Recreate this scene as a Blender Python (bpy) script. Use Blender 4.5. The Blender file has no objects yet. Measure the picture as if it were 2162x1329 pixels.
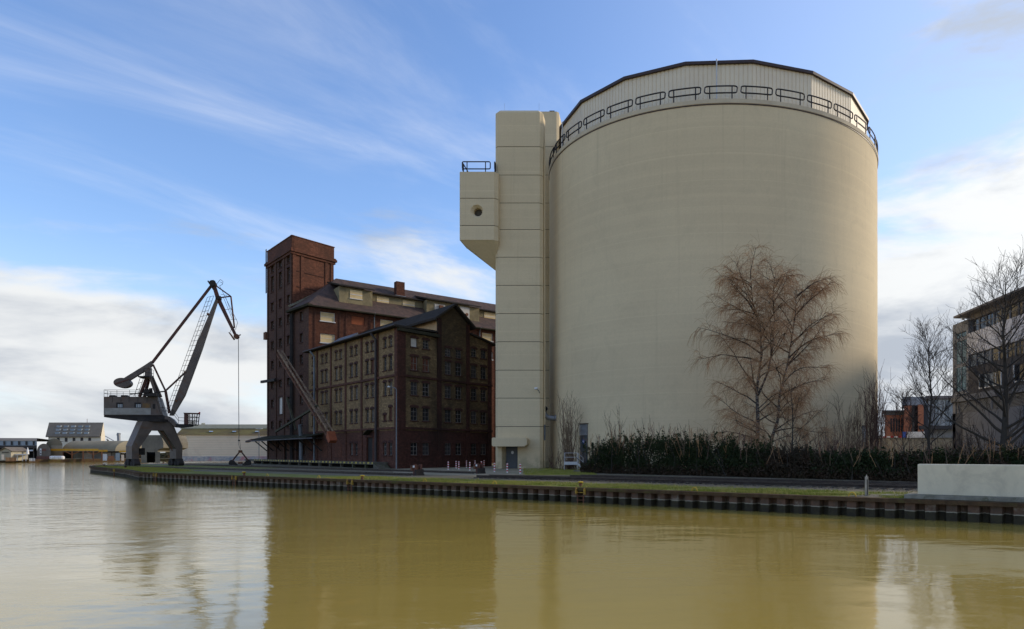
import bpy, bmesh, math, random
import numpy as np
from mathutils import Vector, Matrix
R = math.radians
rnd = random.Random(7)
S = bpy.context.scene
COL = S.collection

# ------------------------------------------------------------------ camera
EYE = 2.1                                   # eye height above the quay
FPX, CX, HY = 1400.0, 1350.0, 955.0         # focal length, principal column, horizon row (photograph pixels)
cam = bpy.data.cameras.new('camera'); camo = bpy.data.objects.new('camera', cam); COL.objects.link(camo)
camo.location = (0, 0, EYE); camo.rotation_euler = (R(90), 0, 0)
cam.sensor_width = 36; cam.sensor_fit = 'HORIZONTAL'
cam.lens = 36 * FPX / 2162
cam.shift_x = (1081 - CX) / 2162
cam.shift_y = (HY - 664.5) / 2162
cam.clip_start = .1; cam.clip_end = 6000
S.camera = camo
S.render.resolution_x, S.render.resolution_y = 1024, 629

# ------------------------------------------------------------------ sky and sun
SUN_AZ, SUN_EL = 66.0, 24.0                 # azimuth clockwise from +Y
def build_world():
    w = bpy.data.worlds.new('World'); S.world = w; w.use_nodes = True
    nt = w.node_tree; N = nt.nodes; L = nt.links; N.clear()
    out = N.new('ShaderNodeOutputWorld'); bg = N.new('ShaderNodeBackground'); bg.inputs[1].default_value = .1
    L.new(bg.outputs[0], out.inputs[0])
    sky = N.new('ShaderNodeTexSky'); sky.sky_type = 'NISHITA'; sky.sun_disc = False
    sky.sun_elevation = R(SUN_EL); sky.sun_rotation = R(SUN_AZ); sky.air_density = 1.15; sky.dust_density = .25; sky.ozone_density = 2.2
    tc = N.new('ShaderNodeTexCoord')
    def math_(op, a, b=None, clamp=False):
        n = N.new('ShaderNodeMath'); n.operation = op; n.use_clamp = clamp
        for i, x in enumerate((a, b)):
            if x is None: continue
            if isinstance(x, (int, float)): n.inputs[i].default_value = x
            else: L.new(x, n.inputs[i])
        return n.outputs[0]
    def vmath(op, a, b=None):
        n = N.new('ShaderNodeVectorMath'); n.operation = op
        for i, x in enumerate((a, b)):
            if x is None: continue
            if isinstance(x, (tuple, list)): n.inputs[i].default_value = x
            else: L.new(x, n.inputs[i])
        return n
    def ramp(x, a, b, lo=0., hi=1.):
        n = N.new('ShaderNodeMapRange'); n.interpolation_type = 'SMOOTHSTEP'
        L.new(x, n.inputs[0]); n.inputs[1].default_value = a; n.inputs[2].default_value = b
        n.inputs[3].default_value = lo; n.inputs[4].default_value = hi
        return n.outputs[0]
    def noise(vec, scale, detail=6, rough=.55, dist=0., dim='3D'):
        n = N.new('ShaderNodeTexNoise'); n.noise_dimensions = dim
        L.new(vec, n.inputs['Vector']); n.inputs['Scale'].default_value = scale; n.inputs['Detail'].default_value = detail
        n.inputs['Roughness'].default_value = rough; n.inputs['Distortion'].default_value = dist
        return n.outputs[0]
    v = vmath('NORMALIZE', tc.outputs['Generated']).outputs[0]
    sx = N.new('ShaderNodeSeparateXYZ'); L.new(v, sx.inputs[0])
    z = math_('MAXIMUM', sx.outputs[2], 0.0)
    zz = math_('ADD', z, .12)
    cx = N.new('ShaderNodeCombineXYZ'); L.new(math_('DIVIDE', sx.outputs[0], zz), cx.inputs[0]); L.new(math_('DIVIDE', sx.outputs[1], zz), cx.inputs[1])
    mp = N.new('ShaderNodeMapping'); mp.inputs['Rotation'].default_value = (0, 0, R(-52)); L.new(cx.outputs[0], mp.inputs[0])
    st = vmath('MULTIPLY', mp.outputs[0], (.66, 1.75, 1)).outputs[0]
    # high cirrus in long streaks
    big = noise(vmath('ADD', st, (3.1, 6.2, 0)).outputs[0], .55, 3, .5, .5)
    fine = noise(vmath('ADD', st, (9.3, 1.3, 4)).outputs[0], 1.5, 9, .60, .7)
    c1 = math_('ADD', math_('MULTIPLY', big, .64), math_('MULTIPLY', fine, .45))
    cir = ramp(c1, .52, .82, 0, .58)
    # low banks of cumulus
    fl = vmath('MULTIPLY', v, (1., 1., 3.2)).outputs[0]
    cu = noise(vmath('ADD', fl, (1.9, .35, 2.2)).outputs[0], 2.7, 9, .58, .25)
    sund = (math.sin(R(SUN_AZ))*math.cos(R(SUN_EL)), math.cos(R(SUN_AZ))*math.cos(R(SUN_EL)), math.sin(R(SUN_EL)))
    dt = vmath('DOT_PRODUCT', v, sund).outputs['Value']
    cover = math_('ADD', ramp(z, .05, .50, .19, -.36), ramp(dt, .45, .92, 0, .36))
    cum = ramp(math_('ADD', cu, cover), .47, .66, 0, 1)
    shade = noise(vmath('ADD', fl, (4.4, .2, 7.7)).outputs[0], 3.3, 7, .55, .3)
    cl = N.new('ShaderNodeMix'); cl.data_type = 'RGBA'
    L.new(ramp(shade, .38, .60), cl.inputs[0]); cl.inputs[6].default_value = (2.55, 2.8, 3.2, 1); cl.inputs[7].default_value = (4.6, 4.7, 4.75, 1)
    glow = ramp(dt, .55, 1., 1., 1.18)
    clc = vmath('SCALE', cl.outputs[2]); L.new(glow, clc.inputs['Scale'])
    # thin veil, whiter towards the sun and the horizon
    veil = math_('ADD', ramp(dt, .35, 1., .0, .42), ramp(z, .0, .30, .42, .0), True)
    def mix(f, a, b):
        n = N.new('ShaderNodeMix'); n.data_type = 'RGBA'; L.new(f, n.inputs[0])
        for i, x in ((6, a), (7, b)):
            if isinstance(x, tuple): n.inputs[i].default_value = x
            else: L.new(x, n.inputs[i])
        return n.outputs[2]
    base = vmath('MULTIPLY', sky.outputs[0], (.92, 1.0, 1.22)).outputs[0]
    a = mix(veil, base, (4.3, 4.8, 5.6, 1))
    a = mix(cir, a, (5.2, 5.3, 5.6, 1))
    a = mix(cum, a, clc.outputs[0])
    L.new(a, bg.inputs[0])
build_world()
sl = bpy.data.lights.new('sun', 'SUN'); sl.energy = 1.5; sl.angle = R(10); sl.color = (1, .86, .68)
so = bpy.data.objects.new('sun', sl); COL.objects.link(so)
so.rotation_euler = Vector((math.sin(R(SUN_AZ))*math.cos(R(SUN_EL)), math.cos(R(SUN_AZ))*math.cos(R(SUN_EL)), math.sin(R(SUN_EL)))).to_track_quat('Z', 'Y').to_euler()
so.location = (60, 60, 60)
S.view_settings.view_transform = 'Standard'; S.view_settings.look = 'None'
S.view_settings.gamma = 1; S.view_settings.use_curve_mapping = False
S.view_settings.exposure = .95

# ------------------------------------------------------------------ materials
MATS = {}
def _nt(name):
    m = bpy.data.materials.new(name); m.use_nodes = True; MATS[name] = m
    nt = m.node_tree; return m, nt, nt.nodes, nt.links, nt.nodes['Principled BSDF']
def _noise(N, L, vec, scale, detail=6, rough=.6, dist=0):
    n = N.new('ShaderNodeTexNoise'); n.inputs['Scale'].default_value = scale; n.inputs['Detail'].default_value = detail
    n.inputs['Roughness'].default_value = rough; n.inputs['Distortion'].default_value = dist
    if vec is not None: L.new(vec, n.inputs['Vector'])
    return n.outputs[0]
def _ramp(N, L, x, a, b, lo=0, hi=1):
    n = N.new('ShaderNodeMapRange'); n.interpolation_type = 'SMOOTHSTEP'; L.new(x, n.inputs[0])
    n.inputs[1].default_value = a; n.inputs[2].default_value = b; n.inputs[3].default_value = lo; n.inputs[4].default_value = hi
    return n.outputs[0]
def _mix(N, L, f, a, b, mode='MIX'):
    n = N.new('ShaderNodeMix'); n.data_type = 'RGBA'; n.blend_type = mode
    for i, x in ((0, f), (6, a), (7, b)):
        if isinstance(x, (int, float)): n.inputs[i].default_value = x
        elif isinstance(x, tuple): n.inputs[i].default_value = x + ((1,) if len(x) == 3 else ())
        else: L.new(x, n.inputs[i])
    return n.outputs[2]
def _scale(N, L, vec, s):
    n = N.new('ShaderNodeVectorMath'); n.operation = 'MULTIPLY'; L.new(vec, n.inputs[0]); n.inputs[1].default_value = s
    return n.outputs[0]
def _bump(N, L, B, h, strength, dist=.05):
    b = N.new('ShaderNodeBump'); b.inputs['Strength'].default_value = strength; b.inputs['Distance'].default_value = dist
    L.new(h, b.inputs['Height']); L.new(b.outputs[0], B.inputs['Normal'])
def M(name, c1, c2=None, scale=2., rough=.8, metal=0., bump=0., bscale=20., lo=.35, hi=.65, spec=.35, stretch=(1, 1, 1), rand=0., c3=None, s3=.4):
    """patchy painted / stained / natural surface in object space"""
    m, nt, N, L, B = _nt(name)
    B.inputs['Roughness'].default_value = rough; B.inputs['Metallic'].default_value = metal
    B.inputs['Specular IOR Level'].default_value = spec
    tc = N.new('ShaderNodeTexCoord'); v = tc.outputs['Object']
    if c2 is None: c2 = tuple(x*.75 for x in c1)
    vs = _scale(N, L, v, stretch)
    col = _mix(N, L, _ramp(N, L, _noise(N, L, vs, scale, 8, .65), lo, hi), c1, c2)
    if c3: col = _mix(N, L, _ramp(N, L, _noise(N, L, v, s3, 7, .7, .6), .5, .68), col, c3)
    if rand:
        oi = N.new('ShaderNodeObjectInfo')
        k = N.new('ShaderNodeMapRange'); L.new(oi.outputs['Random'], k.inputs[0]); k.inputs[3].default_value = 1-rand; k.inputs[4].default_value = 1+rand
        sc = N.new('ShaderNodeVectorMath'); sc.operation = 'SCALE'; L.new(col, sc.inputs[0]); L.new(k.outputs[0], sc.inputs['Scale']); col = sc.outputs[0]
    L.new(col, B.inputs['Base Color'])
    if bump: _bump(N, L, B, _noise(N, L, v, bscale, 5, .6), bump)
    return m
def brick(name, c1, c2, mortar, dirt, w=.46, h=.19, dlo=.42, dhi=.68, dscale=.16, dmax=.8):
    m, nt, N, L, B = _nt(name); B.inputs['Roughness'].default_value = .9; B.inputs['Specular IOR Level'].default_value = .2
    uv = N.new('ShaderNodeUVMap').outputs[0]
    b = N.new('ShaderNodeTexBrick'); L.new(uv, b.inputs['Vector']); b.inputs['Scale'].default_value = 1
    b.inputs['Brick Width'].default_value = w; b.inputs['Row Height'].default_value = h; b.inputs['Mortar Size'].default_value = .014
    b.inputs['Color1'].default_value = c1 + (1,); b.inputs['Color2'].default_value = c2 + (1,); b.inputs['Mortar'].default_value = mortar + (1,)
    b.inputs['Bias'].default_value = -.1
    tc = N.new('ShaderNodeTexCoord'); o = tc.outputs['Object']
    col = _mix(N, L, _ramp(N, L, _noise(N, L, uv, 2.6, 5, .75), .40, .62, 0, .75), b.outputs[0], tuple(x*.42 for x in c1))
    col = _mix(N, L, _ramp(N, L, _noise(N, L, _scale(N, L, o, (1, 1, .55)), dscale, 8, .66, .5), dlo, dhi, 0, dmax), col, dirt)
    L.new(col, B.inputs['Base Color'])
    _bump(N, L, B, b.outputs['Fac'], -.5, .02)
    return m
def glass(name, c=(.02, .025, .03), rough=.06, c2=None, spec=.5):
    m, nt, N, L, B = _nt(name); B.inputs['Roughness'].default_value = rough; B.inputs['Specular IOR Level'].default_value = spec
    oi = N.new('ShaderNodeObjectInfo')
    if c2:
        col = _mix(N, L, _ramp(N, L, oi.outputs['Random'], .3, .9), c, c2); L.new(col, B.inputs['Base Color'])
    else: B.inputs['Base Color'].default_value = c + (1,)
    tc = N.new('ShaderNodeTexCoord')
    _bump(N, L, B, _noise(N, L, tc.outputs['Object'], 1.3, 2), .12, .05)
    return m
def silo_concrete(name, c1, c2, streak):
    m, nt, N, L, B = _nt(name); B.inputs['Roughness'].default_value = .85; B.inputs['Specular IOR Level'].default_value = .25
    tc = N.new('ShaderNodeTexCoord'); o = tc.outputs['Object']
    col = _mix(N, L, _ramp(N, L, _noise(N, L, o, .06, 6, .6), .35, .65), c1, c2)
    # casting lifts: faint horizontal rings
    sx = N.new('ShaderNodeSeparateXYZ'); L.new(o, sx.inputs[0])
    cb = N.new('ShaderNodeCombineXYZ'); L.new(sx.outputs[2], cb.inputs[2])
    ring = _noise(N, L, cb.outputs[0], .55, 3, .7)
    col = _mix(N, L, _ramp(N, L, ring, .45, .62, 0, .30), col, tuple(x*1.13 for x in c1))
    st = _noise(N, L, _scale(N, L, o, (2.2, 2.2, .05)), 1.0, 7, .7)
    col = _mix(N, L, _ramp(N, L, st, .52, .75, 0, .28), col, streak)
    # rain runs below the rim, fading downwards, and damp marks near the foot
    zt_ = _ramp(N, L, sx.outputs[2], 24., 40.4, 0, 1)
    run = _ramp(N, L, _noise(N, L, _scale(N, L, o, (1.1, 1.1, .02)), 1.6, 8, .75), .52, .74, 0, .32)
    mm = N.new('ShaderNodeMath'); mm.operation = 'MULTIPLY'; L.new(zt_, mm.inputs[0]); L.new(run, mm.inputs[1])
    col = _mix(N, L, mm.outputs[0], col, tuple(x*.62 for x in streak))
    fr = N.new('ShaderNodeMath'); fr.operation = 'FRACT'; dv = N.new('ShaderNodeMath'); dv.operation = 'DIVIDE'; L.new(sx.outputs[2], dv.inputs[0]); dv.inputs[1].default_value = 2.9; L.new(dv.outputs[0], fr.inputs[0])
    col = _mix(N, L, _ramp(N, L, fr.outputs[0], .955, .985, 0, .22), col, tuple(min(.9, x*1.25) for x in c1))
    foot = _ramp(N, L, sx.outputs[2], .2, 2.6, .55, 0); fm = N.new('ShaderNodeMath'); fm.operation = 'MULTIPLY'; L.new(foot, fm.inputs[0]); L.new(_ramp(N, L, _noise(N, L, o, .9, 6, .7), .40, .62), fm.inputs[1])
    col = _mix(N, L, fm.outputs[0], col, (.22, .20, .11))
    fine = _noise(N, L, o, 5, 6, .7)
    col = _mix(N, L, _ramp(N, L, fine, .3, .7, 0, .16), col, tuple(x*.6 for x in c1))
    blot = _noise(N, L, o, .35, 7, .7, .8); col = _mix(N, L, _ramp(N, L, blot, .50, .68, 0, .22), col, tuple(x*.72 for x in c1))
    L.new(col, B.inputs['Base Color'])
    _bump(N, L, B, fine, .15, .05)
    return m
M('ground', (.19, .155, .095), (.12, .10, .06), 1.3, .95, bump=.6, bscale=6, c3=(.10, .105, .035), s3=.16)
M('paving', (.33, .275, .185), (.24, .20, .13), 1.1, .9, bump=.4, bscale=9, c3=(.17, .16, .08), s3=.3)
M('turf', (.20, .205, .028), (.125, .14, .02), 2.2, .95, bump=.8, bscale=25, c3=(.30, .25, .10), s3=.45)
M('ballast', (.20, .170, .115), (.12, .10, .07), 14, .95, bump=1., bscale=30, c3=(.12, .115, .05), s3=.3)
M('grass_blade', (.21, .235, .03), (.33, .29, .08), .7, .8, spec=.2)
M('silo_ledge', (.64, .54, .37), (.54, .45, .31), .4, .85, bump=.2)
silo_concrete('silo_concrete', (.75, .605, .37), (.69, .55, .335), (.55, .43, .26))
silo_concrete('tower_concrete', (.71, .575, .355), (.66, .53, .325), (.53, .42, .255))
M('joint', (.10, .09, .07), (.07, .06, .05), 1, .9)
M('cladding', (.78, .67, .48), (.72, .61, .44), .25, .55, spec=.4)
M('dark_trim', (.060, .035, .030), (.04, .025, .022), 2, .5)
M('rail_black', (.018, .015, .014), (.03, .02, .018), 3, .5)
brick('brick_tan', (.40, .262, .125), (.205, .130, .060), (.105, .078, .046), (.080, .055, .030), dlo=.42, dhi=.70, dmax=.65)
brick('brick_soot_shaded', (.34, .225, .105), (.15, .098, .047), (.060, .045, .028), (.032, .024, .015), dlo=.36, dhi=.64, dscale=.14, dmax=.75)  # same tan brick, darkened for soot and for the gable's shaded side
brick('brick_red', (.155, .062, .039), (.095, .040, .027), (.085, .050, .034), (.050, .029, .020), dlo=.45, dhi=.7)
brick('brick_brown', (.135, .066, .042), (.078, .040, .028), (.06, .042, .031), (.040, .026, .019), dlo=.45, dhi=.7)
brick('brick_red_soot_shaded', (.105, .040, .028), (.062, .026, .019), (.048, .029, .021), (.028, .017, .012), dlo=.42, dhi=.68)  # red brick again, soot and the gable's shade both in its colour
brick('brick_tower', (.20, .076, .043), (.11, .043, .026), (.085, .045, .031), (.045, .024, .016), dlo=.40, dhi=.70, dmax=.7)
brick('brick_lintel', (.105, .044, .032), (.075, .030, .024), (.06, .035, .03), (.03, .02, .016), w=.15, h=.3)
M('roof_tile', (.10, .060, .045), (.055, .036, .029), 1.2, .8, bump=.8, bscale=9, c3=(.07, .055, .035), s3=.3)
M('roof_felt', (.040, .033, .027), (.058, .048, .038), 1.2, 1., spec=.08)
M('dormer_plaster', (.29, .235, .125), (.19, .155, .085), .5, .9, c3=(.36, .28, .14), s3=.45)
M('tan_boards', (.58, .37, .17), (.48, .29, .13), .6, .8, bump=.2)
M('blind', (.72, .55, .28), (.62, .45, .22), 1, .7)
M('white_frame', (.72, .70, .66), (.6, .58, .53), 2, .6)
M('orange_board', (.36, .10, .035), (.28, .075, .03), 2, .8)
M('pale_board', (.62, .58, .50), (.5, .46, .4), 1, .7)
M('old_frame', (.15, .125, .10), (.23, .20, .17), 3, .7, rand=.3)
glass('old_pane', (.030, .030, .032), .12, (.13, .125, .12), .5)
glass('dark_pane', (.012, .013, .015), .08, (.05, .045, .045))
glass('office_pane', (.015, .018, .022), .03)
glass('green_pane', (.008, .05, .03), .05)
glass('pale_pane', (.22, .27, .30), .08, (.32, .36, .38))
M('zinc', (.20, .215, .225), (.14, .15, .16), 2, .55, .3)
M('old_pipe', (.07, .05, .045), (.05, .04, .035), 2, .6)
M('crane_paint', (.145, .108, .082), (.095, .072, .057), .8, .55, spec=.4, c3=(.13, .07, .04), s3=.6, bump=.05)
M('crane_dark', (.026, .023, .021), (.042, .035, .03), 1, .75, spec=.2)
M('crane_rust', (.115, .045, .030), (.07, .032, .024), 1.3, .7)
M('crane_stripe', (.36, .335, .29), (.26, .24, .205), .9, .6)
M('rust_panel', (.20, .12, .05), (.10, .085, .065), 1.6, .8, c3=(.33, .14, .02), s3=.9)
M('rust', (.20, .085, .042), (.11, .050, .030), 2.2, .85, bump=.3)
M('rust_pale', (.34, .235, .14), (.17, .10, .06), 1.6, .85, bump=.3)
M('rope', (.05, .045, .045), (.03, .03, .03), 3, .6)
M('mossy_timber', (.085, .078, .040), (.05, .045, .028), 1.5, .9)
M('canopy_dark', (.035, .032, .024), (.055, .05, .03), 1, 1., spec=.05)
M('dock_concrete', (.16, .145, .11), (.10, .09, .07), .8, .9, c3=(.07, .08, .03), s3=.5)
M('yellow_paint', (.62, .40, .03), (.50, .30, .03), 4, .55)
M('yellow_worn', (.50, .31, .03), (.20, .11, .04), 5, .65)
M('black_paint', (.02, .02, .02), (.03, .03, .03), 3, .6)
M('red_paint', (.50, .025, .03), (.42, .02, .025), 4, .45)
M('white_paint', (.80, .79, .76), (.72, .70, .66), 4, .45)
M('door_blue', (.085, .090, .095), (.07, .075, .08), 1, .5)
M('galv', (.58, .58, .57), (.48, .48, .47), 5, .5, .2)
M('sign_blue', (.06, .12, .42), (.05, .10, .36), 2, .4)
M('coping_steel', (.105, .064, .034), (.065, .042, .024), 2.5, .95, bump=.3, c3=(.10, .09, .03), s3=.5, spec=.1)
M('wall_concrete', (.78, .68, .47), (.70, .61, .42), .9, .85, bump=.15, c3=(.60, .52, .36), s3=.55)
M('slab_concrete', (.27, .25, .19), (.18, .165, .12), 1.4, .9, bump=.3, c3=(.10, .10, .05), s3=1.2)
M('rail_steel', (.030, .022, .018), (.055, .045, .038), 3, .5, .5)
M('rail_top', (.42, .37, .32), (.25, .20, .16), 1.5, .35, .6)
M('sleeper', (.050, .040, .032), (.028, .023, .020), 4, .9, bump=.4, rand=.3)
M('steel_post', (.30, .30, .29), (.22, .22, .21), 3, .3, .8)
M('bark_birch', (.34, .30, .24), (.05, .040, .033), 3.5, .9, lo=.34, hi=.52, stretch=(1, 1, 2.2), bump=.3)
M('birch_twig', (.44, .255, .12), (.31, .17, .08), 1.0, .9)
M('birch_limb', (.050, .038, .030), (.034, .027, .022), 2, .9)
M('bark_dark', (.042, .036, .028), (.06, .05, .038), 3, .95, bump=.4)
M('twig_dark', (.055, .042, .034), (.04, .03, .026), 2, .9)
M('twig_red', (.155, .085, .058), (.105, .060, .045), 1, .9)
M('twig_pale', (.24, .165, .10), (.16, .105, .065), 1, .9)
M('leaf_dark', (.040, .052, .016), (.016, .026, .009), 1.4, .7, spec=.15)
M('leaf_brown', (.060, .036, .019), (.034, .028, .012), .8, .8)
M('leaf_far', (.085, .085, .04), (.13, .085, .045), .25, .9)
M('office_brick', (.085, .078, .075), (.06, .055, .055), 1.5, .85)
M('office_panel', (.62, .62, .66), (.56, .56, .60), .3, .5)
M('office_stone', (.20, .205, .22), (.16, .165, .175), .5, .85)
M('office_frame', (.26, .26, .27), (.21, .21, .22), 1, .6)
M('office_dark', (.035, .034, .036), (.05, .048, .05), 1, .6)
M('office_eave', (.18, .165, .165), (.145, .135, .135), .6, .7)
M('orange_wall', (.46, .17, .085), (.38, .14, .07), .5, .85)
M('grey_metal', (.28, .29, .30), (.22, .23, .24), 1, .5, .3)
M('pale_wall', (.42, .38, .28), (.32, .285, .21), .6, .9, c3=(.24, .22, .15), s3=.4)
M('store_wall', (.90, .73, .54), (.85, .68, .50), .18, .85, stretch=(1, 1, 3), c3=(.66, .50, .36), s3=.10)
M('store_top', (.70, .61, .42), (.62, .54, .37), .3, .85)
M('store_roof', (.17, .135, .035), (.105, .072, .028), .25, .9, stretch=(1, 1, .5))
M('graffiti', (.60, .53, .46), (.30, .31, .33), .9, .85, stretch=(1, 1, 1.6), c3=(.55, .25, .24), s3=.35)
M('hopper_concrete', (.20, .18, .14), (.15, .135, .105), .5, .9, c3=(.12, .105, .085), s3=.3)
M('far_roof_slate', (.20, .16, .11), (.165, .13, .09), .3, .85)
M('far_cream', (.74, .66, .50), (.66, .58, .44), .3, .85)
M('far_shed', (.20, .165, .125), (.14, .115, .09), .25, .85)
M('far_barrel', (.27, .225, .14), (.20, .165, .105), .15, .8)
M('far_dark', (.045, .036, .030), (.065, .052, .042), .5, .8)
M('far_brick', (.20, .085, .06), (.14, .065, .05), .5, .9)
M('gantry_yellow', (.62, .33, .02), (.50, .25, .02), .5, .6)
M('gantry_rust', (.30, .12, .05), (.22, .09, .04), .5, .7)
M('timber', (.42, .20, .075), (.33, .16, .06), .7, .8, rand=.25)
M('white_sheet', (.74, .73, .70), (.6, .59, .57), .5, .7, rand=.15)
M('opening_shade', (.006, .006, .006), (.004, .004, .004), 1, .9)  # near-black colour stands in for the shade inside openings

def clear_glass(name):
    m, nt, N, L, B = _nt(name); t = N.new('ShaderNodeBsdfTransparent'); g = N.new('ShaderNodeBsdfGlossy'); g.inputs['Roughness'].default_value = .03
    x = N.new('ShaderNodeMixShader'); x.inputs[0].default_value = .12; L.new(t.outputs[0], x.inputs[1]); L.new(g.outputs[0], x.inputs[2]); L.new(x.outputs[0], N['Material Output'].inputs[0])
clear_glass('clear_glass')
def mat_pile():
    m, nt, N, L, B = _nt('sheet_pile'); B.inputs['Roughness'].default_value = .75; B.inputs['Specular IOR Level'].default_value = .3
    tc = N.new('ShaderNodeTexCoord'); o = tc.outputs['Object']; oi = N.new('ShaderNodeObjectInfo')
    ad = N.new('ShaderNodeVectorMath'); ad.operation = 'ADD'; L.new(o, ad.inputs[0]); L.new(oi.outputs['Location'], ad.inputs[1]); p = ad.outputs[0]
    sx = N.new('ShaderNodeSeparateXYZ'); L.new(o, sx.inputs[0]); zc = sx.outputs[2]
    n1 = _noise(N, L, p, 3, 6, .7)
    jit = N.new('ShaderNodeMath'); jit.operation = 'MULTIPLY_ADD'; L.new(n1, jit.inputs[0]); jit.inputs[1].default_value = .10; L.new(zc, jit.inputs[2]); zj = jit.outputs[0]
    dry = _mix(N, L, _ramp(N, L, _noise(N, L, p, 2.2, 7, .7), .38, .64), (.135, .075, .046), (.082, .056, .037))
    dry = _mix(N, L, _ramp(N, L, _noise(N, L, p, .8, 5, .7), .56, .66, 0, .5), dry, (.30, .27, .21))
    wet = _mix(N, L, _ramp(N, L, n1, .4, .6), (.030, .024, .014), (.045, .038, .018))
    col = _mix(N, L, _ramp(N, L, zj, -.44, -.40), wet, dry)
    line = N.new('ShaderNodeMath'); line.operation = 'MULTIPLY'
    L.new(_ramp(N, L, zj, -.455, -.43), line.inputs[0]); L.new(_ramp(N, L, zj, -.415, -.39, 1, 0), line.inputs[1])
    col = _mix(N, L, line.outputs[0], col, (.30, .27, .20))
    L.new(col, B.inputs['Base Color']); _bump(N, L, B, n1, .3, .03)
mat_pile()
def mat_stripes(name, c1, c2, period):
    m, nt, N, L, B = _nt(name); B.inputs['Roughness'].default_value = .6
    uv = N.new('ShaderNodeUVMap').outputs[0]; sx = N.new('ShaderNodeSeparateXYZ'); L.new(uv, sx.inputs[0])
    a = N.new('ShaderNodeMath'); a.operation = 'FRACT'; d = N.new('ShaderNodeMath'); d.operation = 'DIVIDE'; L.new(sx.outputs[0], d.inputs[0]); d.inputs[1].default_value = period; L.new(d.outputs[0], a.inputs[0])
    g = N.new('ShaderNodeMath'); g.operation = 'GREATER_THAN'; L.new(a.outputs[0], g.inputs[0]); g.inputs[1].default_value = .5
    col = _mix(N, L, g.outputs[0], c1, c2)
    tc = N.new('ShaderNodeTexCoord'); col = _mix(N, L, _ramp(N, L, _noise(N, L, tc.outputs['Object'], 1.2, 6, .7), .45, .62, 0, .9), col, (.09, .085, .045))
    L.new(col, B.inputs['Base Color'])
mat_stripes('hazard', (.55, .42, .06), (.03, .03, .03), 1.3)
def mat_water():
    m, nt, N, L, B = _nt('water')
    B.inputs['Base Color'].default_value = (.385, .275, .062, 1); B.inputs['Roughness'].default_value = .035; B.inputs['IOR'].default_value = 1.58
    B.inputs['Specular IOR Level'].default_value = .6
    tc = N.new('ShaderNodeTexCoord'); o = tc.outputs['Object']
    big = _noise(N, L, _scale(N, L, o, (.6, 1., 1)), .35, 3, .5)
    mid = _noise(N, L, _scale(N, L, o, (.55, 1., 1)), 1.5, 4, .55, .4)
    fin = _noise(N, L, _scale(N, L, o, (.6, 1., 1)), 6., 4, .6, .3)
    # wind patches: ruffled open water, calmer lee under the quay and buildings
    sx = N.new('ShaderNodeSeparateXYZ'); L.new(o, sx.inputs[0])
    lee = N.new('ShaderNodeMath'); lee.operation = 'MULTIPLY_ADD'; L.new(sx.outputs[0], lee.inputs[0]); lee.inputs[1].default_value = -.022; lee.inputs[2].default_value = -.30
    wp = N.new('ShaderNodeMath'); wp.operation = 'ADD'; L.new(_noise(N, L, _scale(N, L, o, (.03, .09, 1)), 1, 4, .6), wp.inputs[0]); L.new(lee.outputs[0], wp.inputs[1])
    ruf = _ramp(N, L, wp.outputs[0], .25, .75, .22, 1.)
    def mul(a, b):
        n = N.new('ShaderNodeMath'); n.operation = 'MULTIPLY'
        for i, x in enumerate((a, b)):
            if isinstance(x, (int, float)): n.inputs[i].default_value = x
            else: L.new(x, n.inputs[i])
        return n.outputs[0]
    def add(a, b):
        n = N.new('ShaderNodeMath'); n.operation = 'ADD'; L.new(a, n.inputs[0]); L.new(b, n.inputs[1]); return n.outputs[0]
    h = add(mul(big, .10), add(mul(mul(mid, .062), ruf), mul(mul(fin, .020), ruf)))
    b = N.new('ShaderNodeBump'); b.inputs['Strength'].default_value = 1.; b.inputs['Distance'].default_value = .5
    L.new(h, b.inputs['Height']); L.new(b.outputs[0], B.inputs['Normal'])
mat_water()

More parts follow.
